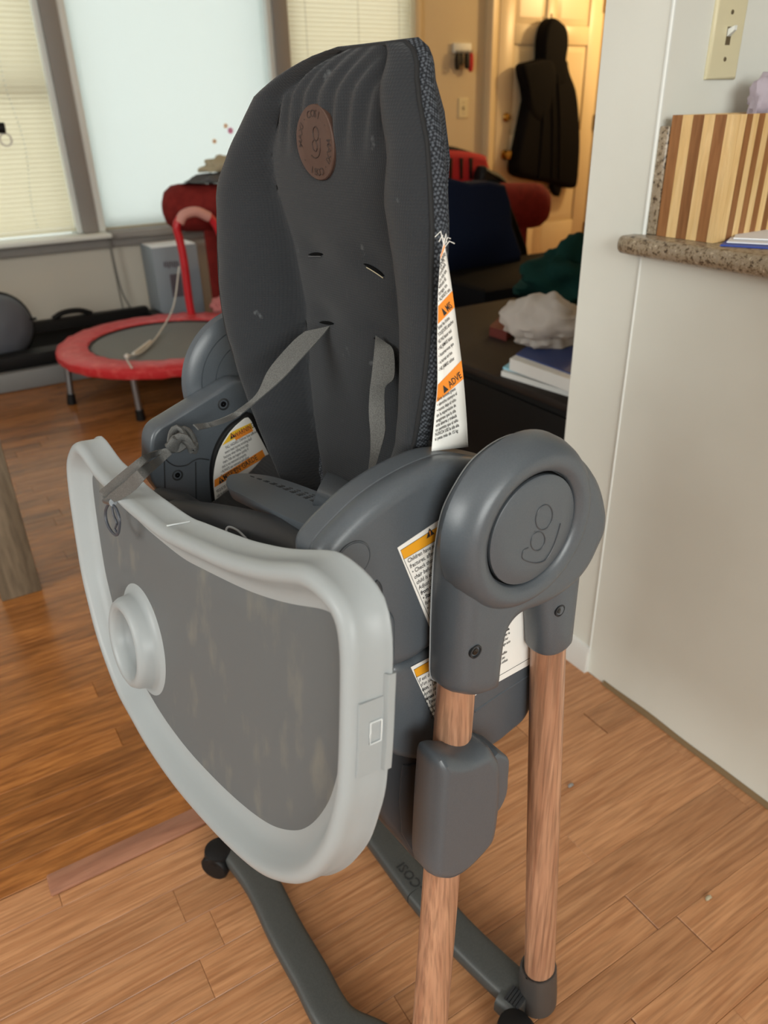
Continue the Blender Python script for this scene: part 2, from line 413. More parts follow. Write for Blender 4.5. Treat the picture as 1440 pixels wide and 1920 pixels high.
# ================================================================== ROOM
XW = 0.951 * 1.1            # plane of the half wall / end of the kitchen wall
YS = 0.8104 * 1.1           # kitchen wall with the light switch, near face
YE = 0.9315 * 1.1           # its far face
YB = 4.5                    # window / door wall of the living room
CT = 0.9093                  # counter top height
# --- floor: base slab plus single boards
floor = bx('floor', (-2.6, -2.6, -0.05), (5.4, 4.7, -0.012), 'subfloor'); tag(floor, kind='structure')
def boards(y0, y1, pitch, x0, x1, lmin, lmax, m_, name):
    cache = {}
    y = y0; row = 0
    while y < y1 - 1e-6:
        w = min(pitch, y1 - y); x = x0 - random.uniform(0, lmin)
        while x < x1:
            L = round(random.uniform(lmin, lmax), 1)
            xa = max(x, x0 - 0.6); xb = min(x + L, x1)
            key = (round(xb - xa, 2), round(w, 3))
            if key[0] > 0.02:
                if key not in cache:
                    g = 0.0004; c = 0.0007; hx, hy = key[0] / 2 - g / 2, key[1] / 2 - g / 2
                    v = []
                    for (dx, z) in ((0, -0.011), (0, -c), (c, 0)):
                        v += [(-hx + dx, -hy + dx, z), (hx - dx, -hy + dx, z), (hx - dx, hy - dx, z), (-hx + dx, hy - dx, z)]
                    f = [(8, 9, 10, 11)] + [(i * 4 + j, i * 4 + (j + 1) % 4, i * 4 + 4 + (j + 1) % 4, i * 4 + 4 + j) for i in (0, 1) for j in range(4)]
                    me = bpy.data.meshes.new(name); me.from_pydata(v, [], f); me.materials.append(MATS[m_]); me.update(); cache[key] = me
                o = bpy.data.objects.new(name, cache[key]); COL.objects.link(o)
                o.location = ((xa + xb) / 2, y + w / 2, 0); o.parent = floor
            x += L
        y += pitch; row += 1
boards(0.996 - 0.066 * 19, 0.9955, 0.066, -0.75, XW, 0.35, 0.75, 'laminate', 'floor_board')
boards(0.997, 3.75, 0.0575, -0.55, 1.95, 0.7, 1.5, 'hardwood', 'floor_plank')
# transition strip between the two floors
for xa, xb in ((-0.064, 0.42), (0.422, XW)):
    rbox((xa, 0.955, 0.0005), (xb, 0.998, 0.007), 0.003).build('threshold_strip', 'strip_wood', floor)
# floors beyond the boards
bx('far_floor', (1.95, 1.03, -0.011), (5.3, 4.5, 0.0), 'hardwood', floor); bx('far_floor', (-2.5, 3.748, -0.011), (1.95, 4.5, 0.0), 'hardwood', floor)
bx('far_floor', (-2.5, 0.997, -0.011), (-1.15, 3.748, 0.0), 'hardwood', floor)
bx('far_floor', (-2.5, -2.5, -0.011), (5.3, -0.27, 0.0), 'laminate', floor); bx('far_floor', (-2.5, -0.27, -0.011), (-1.35, 0.985, 0.0), 'laminate', floor)
tag(bx('ceiling', (-2.6, -2.6, 2.5), (5.4, 4.7, 2.6), 'ceiling_white'), kind='structure')

# --- kitchen wall with its end face, half wall under the counter
wr = bx('wall_right', (XW, YS, 0), (5.3, YE, 2.5), 'wall_white'); tag(wr, kind='structure')
hw = bx('wall_half', (XW - 0.0015, -2.4, 0.0), (XW + 0.11, YS - 0.0035, CT - 0.0305), 'wall_white'); tag(hw, kind='structure')
bead = tube([(XW + 0.001, YS + 0.001, CT), (XW + 0.001, YS + 0.001, 2.5)], 0.0035, 8).build('corner_bead', 'trim_white', wr)
tube([(XW - 0.0015, YS - 0.002, 0.0), (XW - 0.0015, YS - 0.002, CT - 0.032)], 0.0022, 8).build('caulk_joint', 'trim_white', wr)
bb = MB()
prof = [(0, 0), (0.012, 0), (0.012, 0.05), (0.006, 0.062), (0, 0.064)]
loft([[(XW - a, y, b) for a, b in prof] for y in (YS - 0.004, YE + 0.004)], bb)
tag(bb.build('baseboard_right', 'baseboard', None), kind='structure')
# worn painted-over line where the half wall meets the floor
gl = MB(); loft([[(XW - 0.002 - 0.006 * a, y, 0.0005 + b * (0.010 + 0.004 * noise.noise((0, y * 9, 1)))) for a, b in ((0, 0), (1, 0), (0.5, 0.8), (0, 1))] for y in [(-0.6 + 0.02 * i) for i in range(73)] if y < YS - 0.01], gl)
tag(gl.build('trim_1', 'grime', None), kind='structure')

# --- living room walls
tag(bx('wall_left', (-2.7, -2.6, 0), (-2.6, 4.62, 2.5), 'wall_living'), kind='structure'); tag(bx('wall_near', (-2.6, -2.7, 0), (5.3, -2.6, 2.5), 'wall_living'), kind='structure')
wl = bx('wall_living_right', (5.3, -2.6, 0), (5.4, 4.62, 2.5), 'wall_entry'); tag(wl, kind='structure')
wb = empty('wall_back'); tag(wb, kind='structure')
for nm, lo, hi, m_ in (('wall_below_windows', (-2.6, YB, 0), (3.0, 4.62, 0.50), 'wall_living'), ('wall_above_windows', (-2.6, YB, 2.15), (3.0, 4.62, 2.5), 'wall_living'),
                       ('wall_panel', (3.0, YB, 0), (5.3, 4.62, 2.5), 'wall_entry'), ('wall_panel', (-2.6, YB, 0.5), (-0.35, 4.62, 2.15), 'wall_living')):
    bx(nm, lo, hi, m_, wb)
WIN = ((-0.35, 0.867), (0.948, 2.06), (2.152, 3.0))
for i, (a, b_) in enumerate(WIN):
    w = empty('window_%d' % (i + 1)); tag(w, kind='structure')
    bx('pane', (a + 0.03, 4.598, 0.53), (b_ - 0.03, 4.602, 2.13), 'glass', w)
    for lo, hi in (((a, 4.57, 0.50), (a + 0.035, 4.62, 2.15)), ((b_ - 0.035, 4.57, 0.50), (b_, 4.62, 2.15)), ((a, 4.57, 0.50), (b_, 4.62, 0.55)), ((a, 4.57, 2.11), (b_, 4.62, 2.15))):
        bx('sash', lo, hi, 'trim_white', w)
    if i != 1: bx('meeting_rail', (a, 4.56, 1.195), (b_, 4.61, 1.238), 'mullion', w)
    rebase(w, ((a + b_) / 2, 4.6, 0.5))
n_ = 2
def trim(lo, hi, m_, r=0.004):
    global n_
    o = rbox(lo, hi, r).build('trim_%d' % n_, m_, None); n_ += 1; tag(o, kind='structure')
trim((0.867, 4.455, 0.553), (0.946, 4.60, 2.2), 'mullion'); trim((0.947, 4.468, 0.553), (0.985, 4.56, 2.15), 'trim_white'); trim((0.840, 4.475, 0.553), (0.866, 4.56, 2.15), 'trim_white')
trim((2.062, 4.455, 0.553), (2.150, 4.60, 2.2), 'mullion'); trim((2.03, 4.468, 0.553), (2.061, 4.56, 2.15), 'trim_white')
trim((2.995, 4.47, 0.553), (3.04, 4.56, 2.2), 'wall_entry')
trim((-0.6, 4.37, 0.528), (0.99, 4.60, 0.552), 'trim_white', 0.008); trim((0.991, 4.41, 0.515), (3.06, 4.60, 0.552), 'mullion', 0.008)
trim((-0.6, 4.455, 0.470), (3.06, 4.4995, 0.527), 'mullion', 0.008)

# --- roller shade of the centre window
sh = empty('roller_shade'); tag(sh, 'white cloth shade covering the middle window with small stickers', 'window shade')
mb = MB(); nx, nz_ = 30, 24; V = []; Fc = []
for j in range(nz_ + 1):
    for i in range(nx + 1):
        x = 0.99 + (2.028 - 0.99) * i / nx; z = 0.562 + (2.1 - 0.562) * j / nz_
        V.append((x, 4.515 + 0.006 * noise.noise((x * 5, 0, z * 1.3)), z))
for j in range(nz_):
    for i in range(nx): a = j * (nx + 1) + i; Fc.append((a, a + 1, a + nx + 2, a + nx + 1))
mb.add(V, Fc); clo = mb.build('cloth', 'shade_cloth', sh)
so = clo.modifiers.new('t', 'SOLIDIFY'); so.thickness = 0.0012
tube([(0.99, 4.515, 2.11), (2.028, 4.515, 2.11)], 0.02, 14).build('roller', 'trim_white', sh)
rbox((0.99, 4.508, 0.554), (2.028, 4.522, 0.566), 0.003).build('hem_bar', 'tan_cloth', sh)
for p, m_, r in (((432, 245), 'sticker_pink', 0.016), ((423, 236), 'sticker_peach', 0.012), ((402, 265), 'sticker_peach', 0.012)):
    P = wy(p, 4.505); lathe(P, (0, -1, 0), [(r, 0), (r, 0.001), (0.0005, 0.0015)], 14, cap0=True).build('sticker', m_, sh)
rebase(sh, (1.5, 4.515, 0.598))

# --- blinds
def blind(x0, x1, z0, z1, label, cords, pitch=0.0222):
    root = empty('venetian_blind'); tag(root, label, 'window blind', 'slatted window blinds')
    hw_ = (x1 - x0) / 2; th = math.radians(62); me = None; z = z0 + 0.02; i = 0
    v = []; f = []
    for s in (-1, 1):
        for k in range(5):
            q = (k / 4 - 0.5) * 0.026; bow = 0.0022 * (1 - (2 * (k / 4 - 0.5)) ** 2)
            for d in (0, 0.0007): v.append((s * hw_, q * math.cos(th) - (bow + d) * math.sin(th), q * math.sin(th) + (bow + d) * math.cos(th)))
    loop = [0, 2, 4, 6, 8, 9, 7, 5, 3, 1]
    f = [tuple(loop), tuple(10 + k for k in reversed(loop))] + [(loop[k], loop[(k + 1) % 10], 10 + loop[(k + 1) % 10], 10 + loop[k]) for k in range(10)]
    me = bpy.data.meshes.new('slat'); me.from_pydata(v, [], f); me.materials.append(MATS['slat_vinyl']); me.update()
    while z < z1:
        o = bpy.data.objects.new('slat', me); COL.objects.link(o); o.parent = root; o.location = ((x0 + x1) / 2, 4.52, z); z += pitch
    rbox((x0, 4.507, z0 - 0.012), (x1, 4.533, z0 + 0.006), 0.003).build('bottom_rail', 'slat_vinyl', root)
    for xc in cords: tube([(xc, 4.502, z0), (xc, 4.502, z1)], 0.0016, 6).build('ladder_cord', 'cord_white', root)
    return root
bl = blind(-0.33, 0.838, 0.575, 2.13, 'cream slatted blind on the left window, lowered to the sill', (0.1, 0.45))
# bead pull cord
for k in range(60):
    z = 1.75 - k * 0.0195; P = wy((20 + (k * 0.0195) / 1.17 * 82, 0), 4.49)
    me = bpy.data.meshes.get('pull_bead')
    x = 0.66 + 0.015 * math.sin(k * 0.2)
    if not me:
        o = lathe((0, 0, 0), (0, 0, 1), [(0.001, -0.005), (0.0034, -0.002), (0.0034, 0.002), (0.001, 0.005)], 8, cap0=True, cap1=True).build('pull_bead', 'shade_cloth', bl); o.data.name = 'pull_bead'
    else:
        o = bpy.data.objects.new('pull_bead', me); COL.objects.link(o); o.parent = bl
    o.location = (x, 4.488, z)
rebase(bl, (0.25, 4.52, 0.575))
bl2 = blind(2.165, 2.99, 0.575, 2.13, 'cream slatted blind on the right window beside the entry door', (2.28, 2.62, 2.9)); rebase(bl2, (2.58, 4.52, 0.575))

# --- door
DL, DR, DT = 3.636, 4.545, 2.04
d1 = empty('door_1'); tag(d1, kind='structure')
bx('door_core', (DL, 4.478, 0.01), (DR, 4.499, DT), 'door_paint', d1)
def slab(nm, x0, x1, z0, z1, y0=4.462, y1=4.4785): rbox((x0, y0, z0), (x1, y1, z1), 0.004).build(nm, 'door_paint', d1)
cols_ = ((DL + 0.125, 4.03), (4.115, DR - 0.125)); rows_ = ((0.33, 0.80), (0.93, 1.455), (1.565, 1.93))
slab('stile', DL, cols_[0][0], 0.01, DT); slab('stile', cols_[0][1], cols_[1][0], 0.01, DT); slab('stile', cols_[1][1], DR, 0.01, DT)
for z0, z1 in ((0.01, 0.33), (0.80, 0.93), (1.455, 1.565), (1.93, DT)):
    for x0, x1 in cols_: slab('rail', x0, x1, z0, z1)
for x0, x1 in cols_:
    for z0, z1 in rows_:
        lp = [(x0 + 0.006, z0 + 0.006), (x1 - 0.006, z0 + 0.006), (x1 - 0.006, z1 - 0.006), (x0 + 0.006, z1 - 0.006)]
        prism(lp, [(0, 4.4785), (0, 4.474), (0.035, 4.465), (0.035, 4.465)], lambda q, h: Vector((q[0], h, q[1]))).build('door_panel', 'door_paint', d1)
for z, r in ((0.804, 0.026), (1.033, 0.022)):
    c = (3.722, 4.462, z)
    if z < 0.9: lathe(c, (0, -1, 0), [(0.032, 0), (0.032, 0.006), (0.012, 0.012), (0.012, 0.03), (0.024, 0.036), (0.030, 0.05), (0.024, 0.064), (0.002, 0.068)], 20, cap0=True, cap1=True).build('door_knob', 'brass', d1)
    else: lathe(c, (0, -1, 0), [(0.028, 0), (0.028, 0.006), (0.02, 0.014), (0.02, 0.02), (0.002, 0.022)], 20, cap0=True, cap1=True).build('deadbolt', 'brass', d1)
for z in (0.25, 0.98, 1.70):
    tube([(DR - 0.004, 4.455, z - 0.05), (DR - 0.004, 4.455, z + 0.05)], 0.008, 10).build('door_hinge', 'hinge', d1)
rebase(d1, ((DL + DR) / 2, 4.49, 0))
def casing(x0, x1):
    global n_
    mb = MB(); prof = [(x0, 4.4999), (x0, 4.452), (x0 + 0.012, 4.444), (x0 + (x1 - x0) * 0.5, 4.45), (x1 - 0.012, 4.458), (x1, 4.468), (x1, 4.4999)]
    loft([[(a, b_, z) for a, b_ in prof] for z in (0, 2.044)], mb); o = mb.build('trim_%d' % n_, 'door_paint', None, angle=30); n_ += 1; tag(o, kind='structure')
trim((3.555, 4.448, 2.045), (DR + 0.095, 4.4998, 2.13), 'door_paint'); casing(3.555, 3.634); casing(DR + 0.004, DR + 0.095)

# --- small wall things
kr = empty('key_rack'); tag(kr, 'small white key rack with dark keys hanging on the entry wall', 'key rack')
rbox((3.29, 4.478, 1.40), (3.43, 4.499, 1.455), 0.005).build('back_plate', 'trim_white', kr)
for k in range(5):
    x = 3.305 + k * 0.028; tube([(x, 4.48, 1.41), (x, 4.462, 1.405), (x, 4.455, 1.415)], 0.003, 6).build('hook', 'steel', kr)
rebase(kr, (3.36, 4.49, 1.40))
for k, (dx, m_, L, lb) in enumerate(((0, 'black', 0.085, 'black key fob on the left hook of the key rack'), (0.028, 'black', 0.06, 'short dark key on the second hook of the key rack'), (0.075, 'black', 0.08, 'black key bundle near the right end of the key rack'), (0.105, 'pillow_red', 0.095, 'dark red key tag at the right end of the key rack'))):
    x = 3.308 + dx; z = 1.40; q = empty('key_bunch'); tag(q, lb, 'keys', 'keys on the rack')
    lp = smooth_loop([(-0.008, 0), (0.008, 0), (0.016, -0.3 * L), (0.013, -L), (-0.013, -L), (-0.016, -0.3 * L)], 3)
    prism([(x + a, z + b_) for a, b_ in lp], round_prof(4.474, 4.452, 0.006, 0.006, 2), lambda p, h: Vector((p[0], h, p[1]))).build('fob', m_, q)
    lathe((x, 4.458, z + 0.006), (0, -1, 0.2), [(0.008, 0), (0.010, 0.001), (0.010, -0.001), (0.008, 0)], 12).build('ring', 'steel', q); rebase(q, (x, 4.463, z - L))
def switch_plate(name, label, c, nrm, horiz, w, h, m_, toggle):
    c = Vector(c); nrm = Vector(nrm); hz = Vector(horiz); q = empty(name); tag(q, label, 'light switch')
    lp = [(-w / 2, -h / 2), (w / 2, -h / 2), (w / 2, h / 2), (-w / 2, h / 2)]
    prism(lp, [(0, 0.0003), (0, 0.003), (0.002, 0.0055), (0.004, 0.0062), (0.004, 0.0062)], lambda p, t_: c + hz * p[0] + Vector((0, 0, p[1])) + nrm * t_).build('plate', m_, q)
    for dz in (-h * 0.265, h * 0.265):
        lathe(c + Vector((0, 0, dz)) + nrm * 0.0062, nrm, [(0.0033, 0), (0.003, 0.0008), (0.0005, 0.0008)], 12, cap1=True).build('screw', 'switch_dark', q)
    s_ = c + nrm * 0.0058
    mb = MB(); mb.box(s_, (0.011, 0.0012, 0.024)); mb.build('slot', 'switch_dark', q, smooth=False)
    mb = MB(); loft([[s_ + hz * a * 0.0042 + Vector((0, 0, b_ * 0.005 + 0.004)) for a, b_ in ((-1, -1), (1, -1), (1, 1), (-1, 1))], [s_ + nrm * 0.011 + hz * a * 0.003 + Vector((0, 0, b_ * 0.003 + 0.010)) for a, b_ in ((-1, -1), (1, -1), (1, 1), (-1, 1))]], mb); mb.build('toggle', m_ if not toggle else 'trim_white', q)
    return rebase(q, c)
switch_plate('light_switch', 'ivory light switch plate on the white kitchen wall above the counter', (1.171, YS, 1.187), (0, -1, 0), (1, 0, 0), 0.072, 0.116, 'switch_ivory', True)
switch_plate('light_switch', 'cream switch plate on the warm wall left of the entry door', (3.387, 4.4999, 1.094), (0, -1, 0), (1, 0, 0), 0.08, 0.116, 'switch_ivory', False)

# --- counter and backsplash
ct = empty('countertop'); tag(ct, 'speckled brown granite countertop with rounded edge on the half wall', 'countertop')
prof = []
xa, xb, za, zb, rr = XW - 0.038, XW + 0.62, CT - 0.030, CT, 0.0135
for cx_, cz_, a0 in ((xa + rr, za + rr, 180), ):
    prof += [(cx_ + rr * math.cos(math.radians(a0 + 90 * k / 4)), cz_ + rr * math.sin(math.radians(a0 + 90 * k / 4))) for k in range(5)]
prof += [(xb, za), (xb, zb)]
prof += [(xa + rr + rr * math.cos(math.radians(90 + 90 * k / 4)), zb - rr + rr * math.sin(math.radians(90 + 90 * k / 4))) for k in range(5)]
mb = MB(); R_ = []
yend = YS + 0.028
for (yy, ins) in ((-1.6, 0), (yend - 0.014, 0), (yend - 0.008, 0.002), (yend - 0.003, 0.006), (yend, 0.013)):
    R_.append([Vector((a + (ins if a < xa + 0.02 else 0), yy, min(max(b_, za + ins * 0.7), zb - ins * 0.7))) for a, b_ in prof])
# the end that wraps past the wall corner is only as deep as the overhang
loft(R_[:2], mb); 
mb.build('slab', 'granite', ct)
mb = MB(); R2 = [[Vector((min(p.x, XW - 0.0005), p.y, p.z)) for p in r] for r in R_[1:]]; loft(R2, mb); mb.build('wrapped_end', 'granite', ct)
# trim the slab so that it stops at the wall
ct.children[0].data.transform(Matrix.Translation((0, 0, 0)))
for v in ct.children[0].data.vertices:
    if v.co.y > YS - 0.02: v.co.y = YS - 0.0005
for o in ct.children:
    if o.name.startswith('wrapped'):
        for v in o.data.vertices:
            if abs(v.co.y - (yend - 0.014)) < 1e-5: v.co.y = YS - 0.0005
rebase(ct, (XW + 0.2, 0, CT - 0.030))
o = rbox((XW + 0.002, YS - 0.021, CT + 0.0005), (XW + 0.6, YS - 0.0006, CT + 0.158), 0.003).build('backsplash', 'granite', None); tag(o, 'upright granite backsplash strip behind the bamboo box', 'backsplash')


# --- striped bamboo box on the counter
pbl = wz((1225, 441), CT); pbr = wz((1337, 452), CT); XB = 1.049
y1 = YS - 0.0225; y0 = wx((1337, 452), XB)[1]; zt = wx((1392, 212), XB)[2]; zt2 = wx((1255, 218), XB)[2]; zt = (zt + zt2) / 2
bxr = empty('bamboo_box'); tag(bxr, 'striped light and dark bamboo box standing on the granite counter', 'box')
nst = 5; th = 0.012; sw_ = (y1 - y0 - 0.012) / nst
for k in range(nst):
    ya = y1 - (k + 1) * sw_; o = bx('strip', (XB, ya + 0.0002, CT + 0.0005), (XB + th, ya + sw_ - 0.0002, zt), 'bamboo_dark' if k % 2 == 0 else 'bamboo_light', bxr)
wdt = 0.238; ns = 17; s2 = wdt / ns
o = bx('strip', (XB, y0, CT + 0.0005), (XB + 0.014, y0 + 0.0118, zt), 'bamboo_light', bxr)
for k in range(ns):
    bx('strip', (XB + 0.0145 + k * s2, y0, CT + 0.0005), (XB + 0.0141 + (k + 1) * s2, y0 + th, zt), 'bamboo_light' if k % 2 == 0 else 'bamboo_dark', bxr)
bx('side_wall', (XB + 0.0145, y1 - th, CT + 0.0005), (XB + 0.014 + wdt, y1, zt), 'bamboo_light', bxr); bx('side_wall', (XB + 0.002 + wdt, y0 + th, CT + 0.0005), (XB + 0.014 + wdt, y1 - th, zt), 'bamboo_light', bxr)
bx('bottom', (XB + th, y0 + th, CT + 0.0005), (XB + wdt, y1 - th, CT + 0.01), 'bamboo_light', bxr)
rebase(bxr, (XB, (y0 + y1) / 2, CT))
# crumpled lilac plastic inside the box
V = []; Fc = []; c0 = Vector((XB + 0.14, y0 + 0.06, zt + 0.0))
P = at_depth((1450, 195), 1.28); 
def crumple(name, c, rad, m_, seed, label=None, cat=None, n=18, flat=1.0, amp=0.35, base=None, freq=2.2, fold=0.5):
    rnd = random.Random(seed); c = Vector(c); rings = []
    for i in range(1, n):
        ph = math.pi * i / n; ring = []
        for k in range(2 * n):
            th_ = 2 * math.pi * k / (2 * n); d = Vector((math.sin(ph) * math.cos(th_), math.sin(ph) * math.sin(th_), math.cos(ph)))
            q = 1 + amp * noise.noise(d * freq + Vector((seed, 0, 0))) + fold * amp * abs(noise.noise(d * freq * 2.7 + Vector((0, seed, 0))))
            p = Vector((d.x * rad[0], d.y * rad[1], d.z * rad[2])) * q + c
            if base is not None and p.z < base: p.z = base + 0.0005
            ring.append(p)
        rings.append(ring)
    o = loft(rings).build(name, m_, None, angle=60)
    if label: tag(o, label, cat)
    bp = Vector((c.x, c.y, base if base is not None else c.z)); o.data.transform(Matrix.Translation(-bp)); o.location = bp
    return o
crumple('plastic_wrap', (XB + 0.175, y0 + 0.06, zt + 0.012), (0.045, 0.03, 0.035), 'lilac_plastic', 5, 'crumpled lilac plastic wrap sticking out of the bamboo box', 'plastic wrap', amp=0.5)
# letters on the counter
lets = ((1350, 462, 'paper_blue', 'blue envelope, lowest of the letters on the granite counter', 0.0), (1362, 456, 'paper_white', 'white envelope resting on the blue one on the counter', 0.003), (1375, 449, 'paper_white', 'white folded letter, topmost of the letters on the counter', 0.006))
for k, (x, y, m_, lb, dz) in enumerate(lets):
    P = wz((x, y), CT + dz); a = math.radians(-64 + 3 * k); u = Vector((math.cos(a), math.sin(a), 0)); w_ = Vector((-u.y, u.x, 0))
    P = Vector(P); rings = []
    for h in (0.0006, 0.0026): rings.append([Vector((P.x, P.y, CT + dz + h)) + u * s * 0.23 + w_ * t_ * 0.10 + Vector((0, 0, 0)) for s, t_ in ((0, 0), (1, 0), (1, 1), (0, 1))])
    o = loft(rings).build('envelope', m_, None, smooth=False); tag(o, lb, 'envelope', 'letters on the counter')

# ================================================================== HIGH CHAIR
chair = empty('high_chair')
rot = Matrix(((FR[0], LS[0], 0), (FR[1], LS[1], 0), (0, 0, 1))).to_4x4()
base_w = FR * F0 + LS * S0
chair.matrix_world = Matrix.Translation(Vector(base_w)) @ rot
tag(chair, 'dark grey baby high chair with wood look legs and hanging frosted tray', 'high chair')
def uniform(lp, step=0.0024):
    q = np.array([np.array(p, float) for p in lp] + [np.array(lp[0], float)]); d = np.r_[0, np.cumsum(np.linalg.norm(np.diff(q, axis=0), axis=1))]
    n = max(24, int(d[-1] / step)); t_ = np.linspace(0, d[-1], n, endpoint=False)
    return [np.array([np.interp(x, d, q[:, 0]), np.interp(x, d, q[:, 1])]) for x in t_]
def outl(px, s, sub=4): return uniform(smooth_loop([pS(p, s) for p in px], sub)) if sub > 1 else [np.array(pS(p, s)) for p in px]
def side(q, s): return loc3(q[0], s, q[1])
def side_part(name, px, s_trace, s0, s1, r0, r1, m_, sub=4, n=4, parent=None):
    return prism(outl(px, s_trace, sub), round_prof(s0, s1, r0, r1, n), side).build(name, m_, parent or chair)
def C_(p, s): F, U = pS(p, s); return loc3(F, s, U)

# ---- legs (oval wooden tubes), near pair traced, far pair mirrored
S_LEG = -0.372
def leg(p_top, p_bot, s_top, s_bot, r0, r1, mirror=False, z_bot=None):
    a = C_(p_top, s_top); b = C_(p_bot, s_bot)
    if z_bot is not None:
        t_ = (a.z - z_bot) / (a.z - b.z); b = a + (b - a) * t_
    if mirror: a.y, b.y = -a.y, -b.y
    pts = [a + (b - a) * k / 8 for k in range(9)]
    o = tube(pts, [((r0 + (r1 - r0) * k / 8) * 1.12, r0 + (r1 - r0) * k / 8) for k in range(9)], 24, up=(1, 0, 0)).build('leg', 'leg_wood', chair); return a, b
fa, fb = leg((862, 1200), (806, 1920), -0.385, S_LEG, 0.0160, 0.0195, z_bot=0.03)
ra, rb = leg((1030, 1120), (1010, 1880), -0.395, S_LEG, 0.0165, 0.0190, z_bot=0.05)
leg((862, 1200), (806, 1920), -0.385, S_LEG, 0.0160, 0.0195, True, 0.03)
leg((1030, 1120), (1010, 1880), -0.395, S_LEG, 0.0165, 0.0190, True, 0.05)

# ---- near hub: front shell with the round rim, back shell, cap with the emblem
hub_px = [(988, 820), (1026, 823), (1064, 844), (1093, 879), (1109, 931), (1107, 975), (1093, 1010), (1074, 1048), (1047, 1082), (1011, 1110), (982, 1126), (950, 1137), (931, 1150), (924, 1175), (919, 1215), (914, 1262), (904, 1275), (883, 1285), (860, 1291), (836, 1288), (820, 1276), (820, 1220), (822, 1150), (827, 1062), (834, 1010), (845, 963), (866, 920), (895, 876), (930, 844), (962, 826)]
ST = -0.378
hub_loop = outl(hub_px, -0.385, 4)
cF, cU = pS((1004, 997), -0.352); CAPR = 0.0475
prism(hub_loop, [(0.001, -0.3955), (0.0, -0.394), (0, -0.380), (0.0015, -0.373), (0.005, -0.3665), (0.010, -0.3615), (0.016, -0.359), (0.021, -0.3588)], side).build('hub_shell', 'plastic', chair)
hubo = chair.children[-1]
hl = hub_loop[int(len(hub_loop) * 0.60):] + hub_loop[:int(len(hub_loop) * 0.03)]
tube([side(q, -0.3942) for q in inset(hub_loop, -0.0003)[int(len(hub_loop) * 0.60):]], 0.0006, 6).build('parting_line', 'seam_light', hubo)
# raised round rim around the cap
lathe(loc3(cF, -0.357, cU), (0, 1, 0), [(0.0765, -0.022), (0.0760, -0.013), (0.0735, -0.005), (0.070, 0.001), (0.0655, 0.0052), (0.0610, 0.0068), (0.0558, 0.0058), (0.0508, 0.0032), (0.0497, 0.001), (0.0492, -0.004)], 64).build('hub_rim', 'plastic', chair)
lathe(loc3(cF, -0.357, cU), (0, 1, 0), [(0.0494, -0.003), (0.0485, 0.0015), (0.0478, 0.0005), (0.0476, -0.003)], 64).build('groove', 'black_void', hubo)
cap = lathe(loc3(cF, -0.357, cU), (0, 1, 0), [(0.0476, -0.003), (0.0474, 0.0028), (0.0462, 0.0036), (0.03, 0.0040), (0.0005, 0.0042)], 64).build('hub_cap', 'plastic', chair)
# emblem: two round heads and a hooked seat line, thin raised outlines
def cap_pt(cx8, cy8, lift=0.0048):
    F, U = pS((720 + cx8 / 3.4286, 800 + cy8 / 3.4286), -0.353); return loc3(F, -0.357 + lift, U)
def ell(cx8, cy8, rx, ry, rotd, n=28):
    a = math.radians(rotd); return [(cx8 + rx * math.cos(t_) * math.cos(a) - ry * math.sin(t_) * math.sin(a), cy8 + rx * math.cos(t_) * math.sin(a) + ry * math.sin(t_) * math.cos(a)) for t_ in [2 * math.pi * k / n for k in range(n + 1)]]
for pts in (ell(1028, 582, 52, 82, 14), ell(988, 735, 44, 62, 14), smooth_line([(1133, 622), (1112, 700), (1085, 775), (1050, 840), (1018, 868), (968, 876), (912, 862), (887, 838), (896, 795), (925, 778)], 5)):
    tube([cap_pt(*p, 0.0043) for p in pts], 0.0006, 6).build('emblem_line', 'emboss', cap)
# back shell of the hub
back_px = [(990, 823), (1040, 835), (1080, 870), (1098, 930), (1085, 1000), (1050, 1060), (1000, 1100), (940, 1120), (915, 1180), (905, 1262), (860, 1278), (826, 1270), (822, 1150), (818, 1060), (812, 1000), (822, 955), (846, 905), (885, 862), (930, 838)]
side_part('hub_back', back_px, -0.410, -0.3945, -0.418, 0.002, 0.010, 'plastic', 4)
# rear socket that carries the rear leg
ax = (rb - ra).normalized(); pa = C_((1034, 1040), -0.397); pb = ra + ax * ((C_((1027, 1205), -0.393).z - ra.z) / ax.z)
sk = tube([pa, pa + (pb - pa) * 0.3, pa + (pb - pa) * 0.7, pa + (pb - pa) * 0.96, pb], [(0.030, 0.021), (0.029, 0.0215), (0.0245, 0.0215), (0.0225, 0.021), (0.0205, 0.019)], 28, up=(1, 0, 0), sq=0.8).build('rear_socket', 'plastic', chair)
def screw(p, s, r=0.0055, par=None, y=1):
    c = C_(p, s)
    lathe(c, (0, y, 0), [(r * 1.15, -0.002), (r * 1.15, 0.0006), (r * 0.9, 0.0010), (r * 0.8, -0.0005), (r * 0.75, -0.003), (0.0005, -0.003)], 20).build('screw_hole', 'groove', par or chair)
    lathe(c, (0, y, 0), [(r * 0.62, -0.0025), (r * 0.55, 0.0002), (0.0004, 0.0004)], 16).build('screw', 'black_gloss', par or chair)
screw((892, 1222), -0.3583); screw((1050, 1145), -0.3745)

